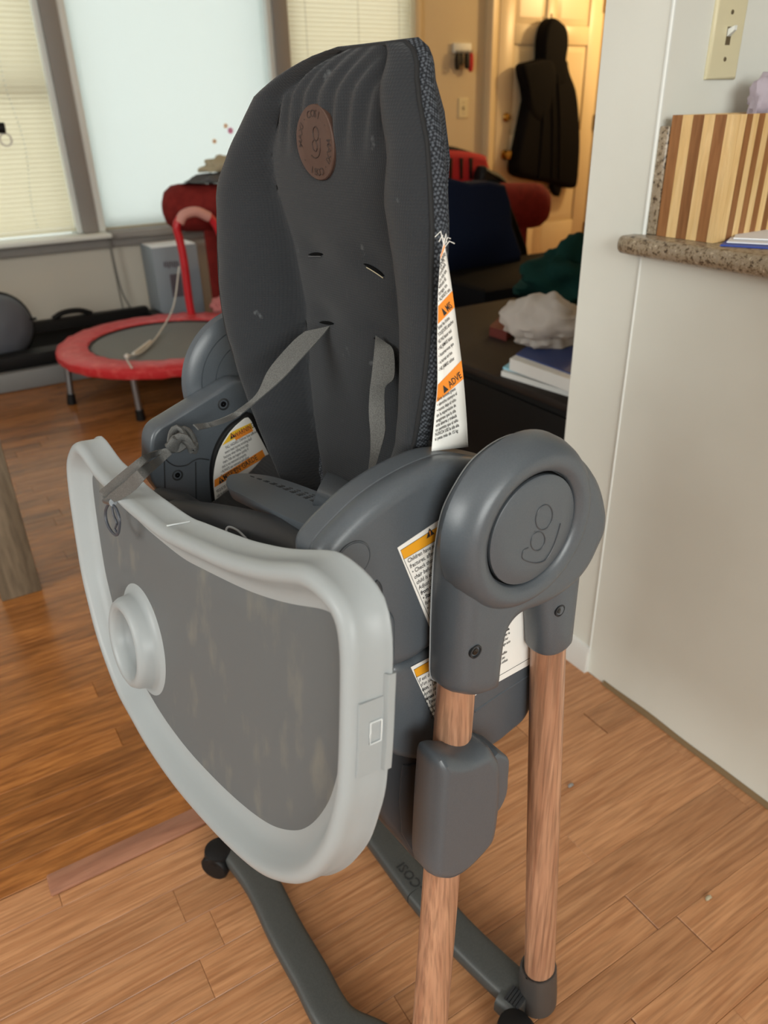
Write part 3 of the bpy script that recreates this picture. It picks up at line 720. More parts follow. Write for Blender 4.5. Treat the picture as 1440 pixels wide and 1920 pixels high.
# ---- far hub (we see its inner side)
S_FAR = 2 * S0
def mir(s): return S_FAR - s
hub_far = list(hub_loop)
cfF, cfU = pS((463, 706), mir(-0.40))
dF, dU = cfF - cF, cfU - cU
mirloop = [q + np.array([dF, dU]) for q in hub_far]
prism(mirloop, [(0.001, mir(-0.402)), (0, mir(-0.400)), (0, mir(-0.380)), (0.005, mir(-0.364)), (0.016, mir(-0.356)), (0.021, mir(-0.3565))], side).build('hub_shell', 'plastic', chair)
lathe(loc3(cfF, mir(-0.4), cfU), (0, 1, 0), [(0.088, -0.001), (0.086, 0.008), (0.080, 0.012), (0.0685, 0.013), (0.068, 0.011), (0.067, 0.013), (0.050, 0.0135), (0.0495, 0.0115), (0.0485, 0.0135), (0.0005, 0.0135)], 64, cap0=True).build('hub_back', 'plastic', chair)

# ---- near side shell (armrest)
arm_px = [(603, 1075), (605, 1042), (622, 1016), (650, 986), (690, 948), (740, 912), (800, 880), (850, 864), (910, 866), (970, 885), (1010, 930), (1020, 1000), (1010, 1080), (1000, 1120), (940, 1150), (815, 1212), (778, 1237), (736, 1254), (700, 1256), (672, 1220), (640, 1170), (612, 1120)]
arm_loop = outl(arm_px, -0.408, 4)
armo = prism(arm_loop, [(0.004, -0.449), (0.0008, -0.446), (0, -0.442), (0, -0.4262), (0.0006, -0.4255), (0.0006, -0.4248), (0, -0.424), (0, -0.416), (0.0012, -0.411), (0.005, -0.4075), (0.011, -0.4055), (0.014, -0.4055)], side).build('arm_shell', 'plastic', chair)
# light parting line along the top of the arm
top_idx = [pS(p, -0.4255) for p in smooth_line([(646, 992), (690, 948), (740, 912), (800, 880), (850, 864)], 6)]
tube([loc3(F - 0.0, -0.4255, U + 0.0002) for F, U in top_idx], 0.0007, 6).build('parting_line', 'seam_light', armo)
# round cover on the arm
bF, bU = pS((662, 1050), -0.4055)
lathe(loc3(bF, -0.4055, bU), (0, 1, 0), [(0.0156, -0.001), (0.0156, 0.0008), (0.0150, 0.0009), (0.0148, -0.0008), (0.0144, 0.001), (0.0005, 0.0016)], 40).build('round_cover', 'plastic', armo)
lathe(loc3(bF, -0.4055, bU), (0, 1, 0), [(0.0160, -0.001), (0.0160, 0.0004), (0.0156, 0.0004), (0.0156, -0.001)], 40).build('groove', 'groove', armo)
# latch recess and latch lever in front of the tray edge
side_part('latch_recess', [(705, 1092), (716, 1096), (719, 1120), (716, 1150), (705, 1150)], -0.404, -0.4075, -0.4035, 0.0005, 0.0015, 'plastic_dark', 3, 3, armo)
side_part('tray_latch', [(716, 1142), (730, 1146), (737, 1166), (736, 1230), (733, 1270), (720, 1284), (712, 1230)], -0.400, -0.4065, -0.396, 0.001, 0.003, 'plastic', 3, 3)
lt = chair.children[-1]
side_part('latch_spring', [(722, 1150), (728, 1154), (730, 1185), (726, 1195), (721, 1188)], -0.3955, -0.3965, -0.3945, 0.0003, 0.001, 'steel', 3, 2, lt)

# ---- far side shell, traced on its inner face
far_px = [(287, 905), (284, 860), (285, 826), (296, 805), (325, 786), (393, 744), (440, 716), (468, 716), (520, 712), (575, 740), (590, 820), (570, 930), (500, 985), (420, 985), (330, 950)]
fo = side_part('arm_shell', far_px, mir(-0.445), mir(-0.444), mir(-0.406), 0.0045, 0.010, 'plastic', 3, 4)
SI = mir(-0.444)
fo.name = 'arm_shell'
def inner_line(px, r=0.0008, m_='groove'): tube([C_(p, SI + 0.0003) for p in smooth_line(px, 5)], r, 6).build('groove', m_, fo)
inner_line([(308, 858), (318, 868), (332, 874), (350, 872), (362, 864), (374, 860), (392, 862)]); inner_line([(308, 858), (309, 900), (310, 930)]); inner_line([(367, 866), (368, 950)])
screw((419, 758), SI + 0.0002, 0.0065, fo); screw((333, 891), SI + 0.0002, 0.006, fo)

# ---- black side disc with the round warning label (inside of the far arm)
disc_px = [(397, 905), (398, 870), (408, 836), (428, 804), (452, 786), (474, 776), (505, 830), (530, 880), (545, 930), (520, 985), (440, 990), (412, 975), (402, 950)]
side_part('side_disc', disc_px, SI + 0.007, SI + 0.0005, SI + 0.007, 0.0003, 0.002, 'black', 3, 2)
lab_px = [(401, 912), (402, 880), (411, 845), (430, 812), (452, 790), (466, 783), (477, 801), (497, 838), (518, 880), (530, 915), (520, 960), (470, 980), (425, 978), (408, 960)]
lab = side_part('warning_label', lab_px, SI + 0.008, SI + 0.0071, SI + 0.008, 0.0001, 0.0001, 'label_white', 2, 1)
tag(lab, 'round white warning label with orange bands')
def quad(px, s, name, m_, par): 
    mb = MB(); mb.add([C_(p, s) for p in px], [tuple(range(len(px)))]); return mb.build(name, m_, par, smooth=False)
sL = SI + 0.0083
quad([(416, 836), (432, 812), (444, 805), (470, 793), (475, 803), (430, 828)], sL, 'label_band', 'label_yellow', lab)
quad([(438, 815), (468, 797), (475, 808), (442, 826)], sL + 0.0001, 'label_band', 'label_orange', lab)
quad([(402, 900), (492, 843), (498, 857), (402, 914)], sL, 'label_band', 'label_orange', lab)
quad([(412, 960), (470, 926), (475, 938), (415, 974)], sL, 'label_band', 'label_orange', lab)
def plane_mat(o_px, x_px, s, lift=0.0, flip=1):
    """frame on a side plane: origin pixel, a pixel along the writing direction"""
    o = C_(o_px, s + lift); x = (C_(x_px, s + lift) - o).normalized(); z = Vector((0, 1, 0)); y = z.cross(x)
    return Matrix(((x.x, y.x, z.x, o.x), (x.y, y.y, z.y, o.y), (x.z, y.z, z.z, o.z), (0, 0, 0, 1)))
pxm = lambda a, b_, s: (C_(a, s) - C_(b_, s)).length
Mx = plane_mat((425, 838), (475, 810), sL)
def tri(o_px, x_px, s, size, par, name='warning_triangle'):
    M_ = plane_mat(o_px, x_px, s); mb = MB(); mb.add([M_ @ Vector(v) for v in ((0, 0, 0), (size, 0, 0), (size / 2, size * 0.95, 0))], [(0, 1, 2)]); mb.build(name, 'ink', par, smooth=False)
    M2 = plane_mat(o_px, x_px, s + 0.0001)
    mb = MB(); q = size * 0.06
    mb.add([M2 @ Vector(v) for v in ((size / 2 - q, size * 0.22, 0), (size / 2 + q, size * 0.22, 0), (size / 2 + q * 1.3, size * 0.62, 0), (size / 2 - q * 1.3, size * 0.62, 0))], [(0, 1, 2, 3)])
    mb.add([M2 @ Vector(v) for v in ((size / 2 - q, size * 0.08, 0), (size / 2 + q, size * 0.08, 0), (size / 2 + q, size * 0.16, 0), (size / 2 - q, size * 0.16, 0))], [(0, 1, 2, 3)])
    mb.build(name + '_mark', 'label_orange', par, smooth=False)
h1 = pxm((430, 826), (426, 812), sL) 
tri((432, 824), (470, 803), sL + 0.0002, h1 * 0.75, lab); text_mesh('WARNING', h1 * 0.95, plane_mat((441, 821), (475, 802), sL + 0.0002), 'ink', 'lettering', lab, bold=0.0, squeeze=0.60)
tri((411, 908), (470, 870), sL + 0.0002, h1 * 0.8, lab); text_mesh('MISE EN GARDE', h1 * 1.0, plane_mat((421, 901), (490, 857), sL + 0.0002), 'ink', 'lettering', lab, bold=0.004, squeeze=0.70)
tri((432, 961), (470, 938), sL + 0.0002, h1 * 0.8, lab); text_mesh('ADVERTENCIA', h1 * 1.0, plane_mat((442, 955), (475, 936), sL + 0.0002), 'ink', 'lettering', lab, bold=0.004, squeeze=0.70)
def text_block(par, o_px, x_px, d_px, s, lines, size_k=0.95, squeeze=0.8, bold=0.01, m_='ink', ends=None):
    """lines stepped from o_px by d_px pixels each"""
    step = C_((o_px[0] + d_px[0], o_px[1] + d_px[1]), s) - C_(o_px, s); size = step.length * size_k
    mb_items = []; M_ = plane_mat(o_px, x_px, s); Mi = M_.inverted()
    for i, tx in enumerate(lines):
        q = Mi @ (C_(o_px, s) + step * i); mb_items.append((tx.lstrip('*'), q.x, q.y, size, bold + (0.02 if tx.startswith('*') else 0)))
    text_mesh(mb_items, size, M_, m_, 'lettering', par, squeeze=squeeze)
text_block(lab, (424, 842), (480, 812), (-1.8, 9.2), sL + 0.0002, ['FALL HAZARD: Children have suffered', 'severe head injuries including skull', 'fractures when falling from high', 'chairs. Falls can happen quickly if', 'child is not restrained properly.', '• ALWAYS use restraints and adjust', '• Tray is not designed to hold child'], 0.85, 0.52)
text_block(lab, (407, 924), (470, 884), (0.6, 8.5), sL + 0.0002, ['RISQUE DE CHUTE : Des enfants ont', 'subi de graves blessures à la tête', '• TOUJOURS utiliser le système de', '• Le plateau ne retient pas enfant'], 0.85, 0.52)
text_block(lab, (428, 972), (470, 948), (2.5, 7.5), sL + 0.0002, ['PELIGRO DE CAÍDA: Los niños han'], 0.85, 0.52)

# ---- labels on the outer face of the near arm and of the seat base
S_AO = -0.4055
def rect_label(name, px, s, lbl): 
    o = quad(px, s, name, 'label_white', chair); tag(o, lbl); return o
la = rect_label('warning_label', [(745, 1027), (815, 980), (900, 930), (985, 890), (1000, 1000), (930, 1120), (819, 1200), (815, 1199)], S_AO + 0.0006, 'white warning label with amber header on the arm side')
quad([(751, 1032), (815, 991), (900, 937), (908, 957), (816, 1014), (757, 1049)], S_AO + 0.0008, 'label_band', 'label_amber', la)
tri((800, 1010), (825, 994), S_AO + 0.001, 0.0085, la)
for pts in ([(817, 1186), (757, 1048), (751, 1032), (815, 991)], [(757, 1049), (816, 1014)]):
    tube([C_(p, S_AO + 0.0008) for p in pts], 0.00022, 5).build('label_border', 'ink', la)
text_block(la, (765, 1056), (825, 1020), (4.25, 10.3), S_AO + 0.001, ['Children have suffered skull', 'fractures, *after falling from'.replace('*', ''), '• Check that booster seat is', 'chair before each use. Ensure', 'child is able to sit upright.', 'Adjust to fit snugly. Keep away', '*from table. • Keep away', '*• Stay near and watch child', 'fasten seat belt at all times.', '*• ALWAYS secure your child', 'use. • This product is not for', 'kitchen counters or in', 'a car or on any raised', 'or any wet surface', 'secure the base', 'tomorrow'], 0.92, 0.72)

# lower shell: side of the seat base
base_px = [(736, 1256), (778, 1239), (815, 1214), (940, 1152), (1003, 1118), (1015, 1200), (1010, 1290), (990, 1346), (960, 1375), (925, 1402), (880, 1420), (800, 1430), (728, 1410), (728, 1330)]
side_part('seat_base', base_px, -0.409, mir(-0.44), mir(-0.409), 0.008, 0.008, 'plastic', 3, 3)
bs = side_part('seat_base', base_px, -0.409, -0.45, -0.409, 0.008, 0.008, 'plastic', 3, 3)
tube([C_(p, -0.4092) for p in smooth_line([(890, 1334), (930, 1306), (988, 1268), (1010, 1250)], 4)], 0.0012, 6).build('ridge', 'plastic', bs)
lb2 = rect_label('warning_label', [(770, 1251), (818, 1226), (930, 1165), (1003, 1122), (1008, 1235), (990, 1248), (900, 1298), (819, 1355), (817, 1353)], -0.4085, 'white warning label with amber header on the seat base')
quad([(776, 1256), (818, 1232), (900, 1188), (907, 1204), (820, 1250), (781, 1270)], -0.4083, 'label_band', 'label_amber', lb2)
quad([(924, 1148), (957, 1130), (957, 1141), (926, 1160)], -0.4045, 'label_band', 'label_amber', la)
for pts in ([(818, 1340), (781, 1270), (776, 1256), (818, 1232)], [(781, 1270), (820, 1250)], [(900, 1288), (1004, 1228)]):
    tube([C_(p, -0.4082) for p in pts], 0.00022, 5).build('label_border', 'ink', lb2)
text_mesh('GARDE', 0.0105, plane_mat((920, 1158), (957, 1137), -0.4043), 'ink', 'lettering', la, bold=0.02, squeeze=0.8)
text_block(lb2, (786, 1279), (820, 1260), (2.9, 9.0), -0.4082, ["Il est déjà arrivé que des", "d'un siège rehausseur mal", '*tion. • Un siège mal fixé', 'sortir seul du siège ou', '*jamais laisser un enfant', '• Fixer le siège à une', 'meuble stable avant', 'que le plateau', 'utiliser'], 0.92, 0.7)
text_block(lb2, (922, 1173), (985, 1140), (-1.6, 9.4), -0.4082, ['les fractures du crâne', 'ment fixé à la chaise ou', 'enfant est capable de', '*ser le siège de la table.', '• Ne jamais surveiller le', '• TOUJOURS attacher', 'produit comme siège auto', 'une chaise pliante', 'sur une surface mouillée', "siège d'appoint. Ne pas", 'ne peuvent pas être utilisés', 'dans les véhicules'], 0.9, 0.60)

# lower box of the seat in front of the leg
boxp = [(722, 1412), (760, 1402), (800, 1398), (850, 1400), (850, 1560), (838, 1625), (800, 1631), (760, 1588), (702, 1512), (712, 1460)]
lb_ = side_part('seat_box', boxp, -0.414, -0.414, mir(-0.414), 0.006, 0.006, 'plastic_dark', 2, 3)
side_part('box_panel', [(752, 1446), (764, 1434), (800, 1428), (830, 1430), (830, 1610), (800, 1620), (752, 1562)], -0.4135, -0.4155, -0.4125, 0.0005, 0.0015, 'plastic_dark', 2, 2, lb_)

# ---- height slider on the near front leg (and its twin on the far one)
br_px = [(820, 1402), (845, 1404), (870, 1398), (888, 1388), (900, 1386), (911, 1398), (919, 1420), (917, 1488), (909, 1545), (897, 1567), (858, 1608), (826, 1628), (802, 1630), (788, 1612), (791, 1523), (796, 1452), (801, 1412)]
brl = outl(br_px, -0.366, 4)
brp = [(0.001, -0.379), (0, -0.377), (0, -0.360), (0.002, -0.353), (0.006, -0.3475), (0.011, -0.346), (0.013, -0.346)]
prism(brl, brp, side).build('height_slider', 'plastic', chair)
prism(brl, [(d, mir(s)) for d, s in brp], side).build('height_slider', 'plastic', chair)
side_part('release_button', [(905, 1405), (926, 1399), (936, 1410), (934, 1440), (932, 1470), (915, 1505), (900, 1500)], -0.378, -0.40, -0.362, 0.003, 0.004, 'plastic', 2, 3)

# ---- base bars, feet, casters
def bar(px, z, wd, ht, name, ext=()):
    pts = [w2l(wz(p, z)) for p in px] + [Vector(e) for e in ext]
    pts = smooth_line([tuple(p) for p in pts], 6)
    return tube([Vector(p) for p in pts], (ht, wd) if False else [(ht, wd)] * len(pts), 20, sq=0.55, up=(0, 0, 1)).build(name, 'plastic_base', chair)
fr_ = bar([(437, 1585), (489, 1655), (534, 1745), (580, 1826), (634, 1919)], 0.035, 0.026, 0.014, 'front_base_bar', ext=[(fb.x + 0.004, 0.19, 0.035), (fb.x, fb.y, 0.035)])
far_rear = Vector((rb.x, -rb.y, 0.035))
rr_ = bar([(790, 1672), (855, 1748), (925, 1817), (968, 1856)], 0.035, 0.026, 0.014, 'rear_base_bar')
q0 = w2l(wz((790, 1672), 0.035)); q1 = w2l(wz((692, 1541), 0.035))
pts = smooth_line([tuple(far_rear), (q1.x * 0.5 + rb.x * 0.5 + 0.005, -0.19, 0.035), tuple(q1), tuple(q0)], 6)
tube([Vector(p) for p in pts], [(0.014, 0.026)] * len(pts), 20, sq=0.55, up=(0, 0, 1)).build('rear_base_bar', 'plastic_base', chair)
# lettering on the rear bar, read from behind
zt_ = 0.0492
pA = w2l(wz((798, 1664), zt_)); pB = w2l(wz((752, 1610), zt_)); xd = (pB - pA); xd.z = 0; xd.normalize()
Mt = Matrix(((xd.x, -xd.y, 0, pA.x), (xd.y, xd.x, 0, pA.y), (0, 0, 1, zt_ + 0.0004), (0, 0, 0, 1)))
wdt_ = (pB - pA).length
text_mesh('-COSI', wdt_ * 0.36, Mt, 'groove', 'lettering', rr_, bold=0.01, squeeze=0.98)
# sockets where the legs meet the bars
for sgn in (1, -1):
    for top_, c_, m_ in ((ra, rb, 'plastic_brown'), (fa, fb, 'plastic_brown')):
        b_ = Vector((c_.x, c_.y * sgn, 0.016)); a_ = Vector((top_.x, top_.y * sgn, top_.z)); d_ = (a_ - b_).normalized()
        hgt = 0.075
        tube([b_, b_ + d_ * 0.02, b_ + d_ * (hgt - 0.006), b_ + d_ * hgt, b_ + d_ * hgt, b_ + d_ * (hgt - 0.012)], [(0.027, 0.025), (0.027, 0.025), (0.0255, 0.0235), (0.0248, 0.0228), (0.0226, 0.0206), (0.0225, 0.0205)], 28, up=(1, 0, 0)).build('foot_socket', m_, chair)
# ribbed hinge block beside the near rear socket
hb = empty('bar_joint'); hb.parent = chair
pj = w2l(wz((948, 1858), 0.03)); pk = w2l(wz((985, 1888), 0.03)); dv = (pk - pj).normalized()
tube([pj, pj + (pk - pj) * 0.4, pk], [(0.018, 0.028), (0.019, 0.029), (0.018, 0.027)], 18, sq=0.6, up=(0, 0, 1)).build('block', 'plastic_base', hb)
for k in range(5):
    c = pj + (pk - pj) * (0.35 + 0.14 * k); mb = MB(); n2 = Vector((-dv.y, dv.x, 0))
    r_ = Matrix((dv, n2, Vector((0, 0, 1)))).transposed(); mb.box(c + Vector((0, 0, 0.019)) - n2 * 0.008, (0.0035, 0.022, 0.004), r_); mb.build('rib', 'groove', hb, smooth=False)
def caster(c, ang):
    q = empty('caster'); q.parent = chair; a = Vector((math.cos(ang), math.sin(ang), 0)); c = Vector(c)
    for s in (-1, 1):
        lathe(c + a * s * 0.008, a * s, [(0.006, 0), (0.021, 0), (0.0235, 0.003), (0.0235, 0.011), (0.021, 0.014), (0.004, 0.015)], 26, cap0=True, cap1=True).build('wheel', 'black', q)
    lathe(c, (0, 0, 1), [(0.02, 0.004), (0.024, 0.012), (0.022, 0.024), (0.012, 0.028)], 22, cap0=True, cap1=True).build('fork', 'black', q)
pc = w2l(wz((412, 1607), 0.028)); caster((pc.x, pc.y, 0.0245), 0.6)
pc = w2l(wz((962, 1962), 0.0)); caster((pc.x, pc.y, 0.0245), 0.4)
caster((fb.x - 0.02, fb.y + 0.045, 0.0245), 0.5); caster((rb.x - 0.01, -rb.y - 0.045, 0.0245), 0.5)

# ---- backrest cushion
from bisect import bisect
def tab(xs, ys, x):
    if x <= xs[0]: return ys[0]
    if x >= xs[-1]: return ys[-1]
    i = bisect(xs, x) - 1; t_ = (x - xs[i]) / (xs[i + 1] - xs[i]); t_ = t_
    # smooth Catmull-Rom in the table
    p0 = ys[max(i - 1, 0)]; p1 = ys[i]; p2 = ys[i + 1]; p3 = ys[min(i + 2, len(ys) - 1)]
    return 0.5 * (2 * p1 + (p2 - p0) * t_ + (2 * p0 - 5 * p1 + 4 * p2 - p3) * t_ * t_ + (3 * p1 - p0 - 3 * p2 + p3) * t_ ** 3)
BU = [0.715, 0.735, 0.76, 0.80, 0.85, 0.90, 0.95, 1.00, 1.03, 1.075, 1.1145, 1.128, 1.138, 1.144]
BW = [0.055, 0.085, 0.108, 0.137, 0.162, 0.178, 0.183, 0.181, 0.177, 0.153, 0.122, 0.102, 0.078, 0.050]
BC = [-0.620, -0.619, -0.618, -0.618, -0.620, -0.626, -0.630, -0.634, -0.636, -0.627, -0.619, -0.606, -0.590, -0.574]
def cen(U): return tab(BU, BC, U)
def hwid(U): return tab(BU, BW, U)
def rimF(U): return tab([0.7, 0.75, 0.85, 0.90, 1.0, 1.06, 1.11, 1.15], [-0.375, -0.370, -0.366, -0.368, -0.380, -0.390, -0.402, -0.414], U)
def panF(U): return tab([0.7, 0.75, 0.85, 0.90, 0.95, 1.0, 1.06, 1.11, 1.15], [-0.395, -0.405, -0.420, -0.424, -0.422, -0.414, -0.402, -0.402, -0.414], U)
SC = -0.632
VALL = 0.098
def frontF(x, U):
    """depth of the cushion front at lateral offset x"""
    w_ = hwid(U); rF, pF_ = rimF(U), panF(U); ax_ = abs(x); vl = min(VALL, w_ * 0.62)
    if ax_ < vl:
        b_ = 0.006 * (1 - (ax_ / vl) ** 4)
        # tufting at the strap slots
        F = pF_ - 0.002 + b_
        for us in (0.979, 0.912):
            d2 = ((ax_ - 0.052) / 0.030) ** 2 + ((U - us) / 0.016) ** 2; F -= 0.006 * math.exp(-d2)
        # gathers below the top edge
        if U > 1.06: F += 0.0022 * math.sin(ax_ * 260 + 1.3) * min(1, (U - 1.06) / 0.03) * max(0, min(1, (1.148 - U) / 0.02))
        return F
    t_ = (ax_ - vl) / max(w_ - vl, 1e-4); base_ = pF_ + (rF - pF_) * t_ - 0.004 * (1 - t_)
    bulge = 0.024 * math.sin(math.pi * min(1, t_)) ** 0.7 if 0 < t_ < 1 else 0
    wr_ = 0.0012 * noise.noise((x * 30, U * 40, 3))
    return base_ + bulge * (0.6 + 0.4 * min(1, max(0, (1.13 - U) / 0.1))) + wr_
rows = [0.715 + (1.144 - 0.715) * (k / 84) for k in range(85)]
xs_ = []
NB = 72
V = []; Fc = []
for U in rows:
    w_ = hwid(U)
    for i in range(NB + 1):
        x = w_ * math.sin(math.pi / 2 * (2 * i / NB - 1) * 0.999) if False else w_ * (2 * i / NB - 1)
        V.append(loc3(frontF(x, U), cen(U) + x, U))
NR = len(rows)
for j in range(NR - 1):
    for i in range(NB): a = j * (NB + 1) + i; Fc.append((a, a + 1, a + NB + 2, a + NB + 1))
cush = empty('backrest'); cush.parent = chair
front = mesh_obj('cushion_front', V, Fc, 'fabric', cush, angle=75)
# outline of the rim, walked round: near side up, over the top, far side down, bottom
out = [(cen(U) + hwid(U), U) for U in rows] + [(cen(U) - hwid(U), U) for U in reversed(rows)]
rimp = [(s, rimF(U), U) for s, U in out]
dep = 0.016
rings = []
for t_ in (0.0, 0.12, 0.3, 0.55, 0.8, 1.0):
    ring = []
    cxs, cus = SC, 0.93
    for (s, F, U) in rimp:
        g = 0.0045 * math.sin(math.pi * t_) ** 0.8
        v2 = Vector((s - cxs, (U - cus) * 0.45)); v2.normalize()
        wr_ = 0.0022 * noise.noise((s * 14, U * 22, t_ * 3)) * math.sin(math.pi * t_)
        ring.append(loc3(F - dep * t_, s + v2.x * (g + wr_), U + v2.y * (g + wr_)))
    rings.append(ring)
for sc_, dp in ((0.93, 0.024), (0.80, 0.044), (0.62, 0.062), (0.35, 0.070)):
    rings.append([loc3(F - dp, cen(U) + (s - cen(U)) * sc_, 0.93 + (U - 0.93) * sc_) for s, F, U in rimp])
loft(rings, None, False, True).build('cushion_side', 'mesh_fabric', cush, angle=75)
loop3 = [loc3(F + 0.0008, s, U) for s, F, U in rimp[6:-6]]
tube(loop3, 0.0019, 8).build('piping', 'thread', cush)
# seam lines of the bolsters
for sg in (-1, 1):
    pts = []
    for U in rows[6:-4]:
        vl = min(VALL, hwid(U) * 0.62); pts.append(loc3(frontF(sg * vl * 1.004, U) + 0.0003, cen(U) + sg * vl, U))
    tube(pts, 0.0007, 6).build('seam', 'thread', cush)
# slots
for us in (0.974, 0.905):
    for sg in (-1, 1):
        pts = []; pr = []
        for k in range(9):
            q = k / 8; x = sg * (0.036 + 0.028 * q); U = us - 0.007 * q * (1 if sg > 0 else 0.5)
            h_ = 0.0017 * math.sin(math.pi * q) ** 0.6 + 0.0002
            pts.append(loc3(frontF(x, U) + 0.0008, cen(U) + x, U)); pr.append((h_, 0.0014))
        sl = tube(pts, pr, 10, up=(0, 0, 1)).build('strap_slot', 'black_void', cush)
        if us > 0.95: tube([p + Vector((0.0008, 0, -0.0019)) for p in pts[1:]], 0.0005, 6).build('slot_edge', 'tan_cloth' if sg > 0 else 'grey_cloth', sl)
# round leather patch with embossed lettering
patch = empty('leather_patch'); patch.parent = chair; tag(patch, 'round brown leather patch with embossed lettering')
pU = 1.075; pR = 0.0305
def patch_pt(a, b_, lift=0.0): x = a; U = pU + b_; return loc3(panF(U) + 0.0060 + lift, SC + x, U)
rings = []
for r_, lf in ((pR, -0.004), (pR, 0.0002), (pR - 0.0008, 0.0010), (pR - 0.0020, 0.0008), (pR * 0.6, 0.0008), (0.0006, 0.0008)):
    rings.append([patch_pt(r_ * math.cos(2 * math.pi * k / 48), r_ * math.sin(2 * math.pi * k / 48), lf) for k in range(48)])
loft(rings).build('patch', 'leather', patch)
word = 'MAXI·COSI · MAXI·COSI · '
for i, ch_ in enumerate(word):
    if ch_ == ' ': continue
    th_ = math.pi * 1.02 - 2 * math.pi * i / len(word); rr2 = pR * 0.67
    c = patch_pt(rr2 * math.cos(th_), rr2 * math.sin(th_), 0.0010)
    # text frame: facing +F, x to the chair's near side, z up
    rt = th_ - math.pi / 2
    xv = Vector((0, math.cos(rt), math.sin(rt))); yv = Vector((0, -math.sin(rt), math.cos(rt))); zv = Vector((1, 0, 0))
    M_ = Matrix(((xv.x, yv.x, zv.x, c.x), (xv.y, yv.y, zv.y, c.y), (xv.z, yv.z, zv.z, c.z), (0, 0, 0, 1)))
    text_mesh([(ch_, -0.0026, 0, 0.0086, 0.01)], 0.0086, M_, 'leather_dark', 'lettering', patch)
for pts in ([(0.0035 + 0.0045 * math.cos(t_), 0.0075 + 0.0055 * math.sin(t_)) for t_ in [2 * math.pi * k / 20 for k in range(21)]], [(0.0005 + 0.0038 * math.cos(t_), -0.002 + 0.0045 * math.sin(t_)) for t_ in [2 * math.pi * k / 20 for k in range(21)]], smooth_line([(0.010, 0.004), (0.009, -0.004), (0.005, -0.010), (-0.002, -0.012), (-0.007, -0.010)], 5)):
    tube([patch_pt(a, b_, 0.0009) for a, b_ in pts], 0.0005, 6).build('emblem_line', 'leather_dark', patch)

# ---- sewn label hanging out of the near side of the backrest
ll = [(833, 458), (838, 480), (848, 545), (858, 620), (868, 700), (874, 770), (878, 838)]; lr = [(826, 478), (826, 500), (822, 560), (821, 640), (821, 720), (815, 790), (810, 846)]
strip = empty('sewn_label'); strip.parent = chair; tag(strip, 'long white care label with orange warning bands')
SLB = -0.433
def lp3(t_, q, lift=0.0):
    """t_ along the label (0 top), q across (0 front edge, 1 rear edge)"""
    a = smooth_line(lr, 8); b_ = smooth_line(ll, 8); k = t_ * (len(a) - 1); i = min(int(k), len(a) - 2); f_ = k - i
    A = a[i] * (1 - f_) + a[i + 1] * f_; B = b_[i] * (1 - f_) + b_[i + 1] * f_; p = A * (1 - q) + B * q
    return C_(p, SLB + lift + 0.0015 * math.sin(t_ * 21) * q)
V = []; Fc = []; nL, nQ = 40, 4
for i in range(nL + 1):
    for j in range(nQ + 1): V.append(lp3(i / nL, j / nQ))
for i in range(nL):
    for j in range(nQ): a = i * (nQ + 1) + j; Fc.append((a, a + 1, a + nQ + 2, a + nQ + 1))
o = mesh_obj('label_tape', V, Fc, 'label_white', strip)
so = o.modifiers.new('t', 'SOLIDIFY'); so.thickness = 0.0008; so.offset = -1
def band(t0, t1, slope, m_):
    V = [lp3(t0 + slope, 0, 0.0006), lp3(t0, 1, 0.0006), lp3(t1, 1, 0.0006), lp3(t1 + slope, 0, 0.0006)]; MB().add(V, [(0, 1, 2, 3)]).build('label_band', m_, strip, smooth=False)
band(0.0, 0.05, 0.02, 'label_orange'); band(0.335, 0.405, 0.03, 'label_orange'); band(0.615, 0.69, 0.055, 'label_orange')
def line_on(t_, txt, k=0.9, q0=0.06, slope=0.03, wfit=0.9, bold=0.01, hgt=0.0042, m_='ink_grey'):
    o = lp3(t_ + slope * (1 - q0), q0, 0.0008); e = lp3(t_, 1, 0.0008); x = (e - o); W_ = x.length * wfit; x.normalize(); z = Vector((0, 1, 0)); y = z.cross(x); y.normalize(); z = x.cross(y)
    M_ = Matrix(((x.x, y.x, z.x, o.x), (x.y, y.y, z.y, o.y), (x.z, y.z, z.z, o.z), (0, 0, 0, 1)))
    text_mesh([(txt, 0, 0, hgt, bold)], hgt, M_, m_, 'lettering', strip, squeeze=min(1.2, W_ / (len(txt) * hgt * 0.52)))
for t_, tx in ((0.13, 'Keep'), (0.16, 'the tray'), (0.20, 'locked'), (0.235, 'Do not use'), (0.265, 'without all'), (0.295, 'straps on'), (0.325, '• ALWAYS use'),
               (0.43, 'Éviter les chutes'), (0.457, 'TOUJOURS attacher'), (0.484, 'NE PAS laisser seul'), (0.511, '• NE JAMAIS laisser'), (0.538, '• Assurez-vous que'), (0.565, '• le harnais est bien'), (0.592, '• NE JAMAIS utiliser'),
               (0.715, 'Evite lesiones graves'), (0.740, '• abroche siempre el'), (0.765, '• nunca deje al niño'), (0.79, 'sin la supervisión de'), (0.815, 'asegúrese que la silla'), (0.84, 'esté abierta y trabada'), (0.865, 'no permita que el niño'), (0.89, 'NUNCA USE la silla alta'), (0.915, 'si pesa más de 15 kg')):
    line_on(t_, tx, m_='ink')
line_on(0.397, '▲ MIS', bold=0.01, hgt=0.0085, q0=0.35, wfit=0.80, slope=0.03, m_='ink'); line_on(0.678, '▲ ADVE', bold=0.01, hgt=0.0085, q0=0.25, slope=0.055, wfit=0.78, m_='ink')
for k in range(6):
    a = lp3(0.0, 0.4 + 0.1 * k); tube([a, a + Vector((0.002 * (k - 3), 0.001, 0.006 + 0.002 * (k % 3))), a + Vector((0.004 * (k - 2.5), 0.002, 0.004 + 0.003 * (k % 2)))], 0.00035, 5).build('loose_thread', 'label_white', strip)

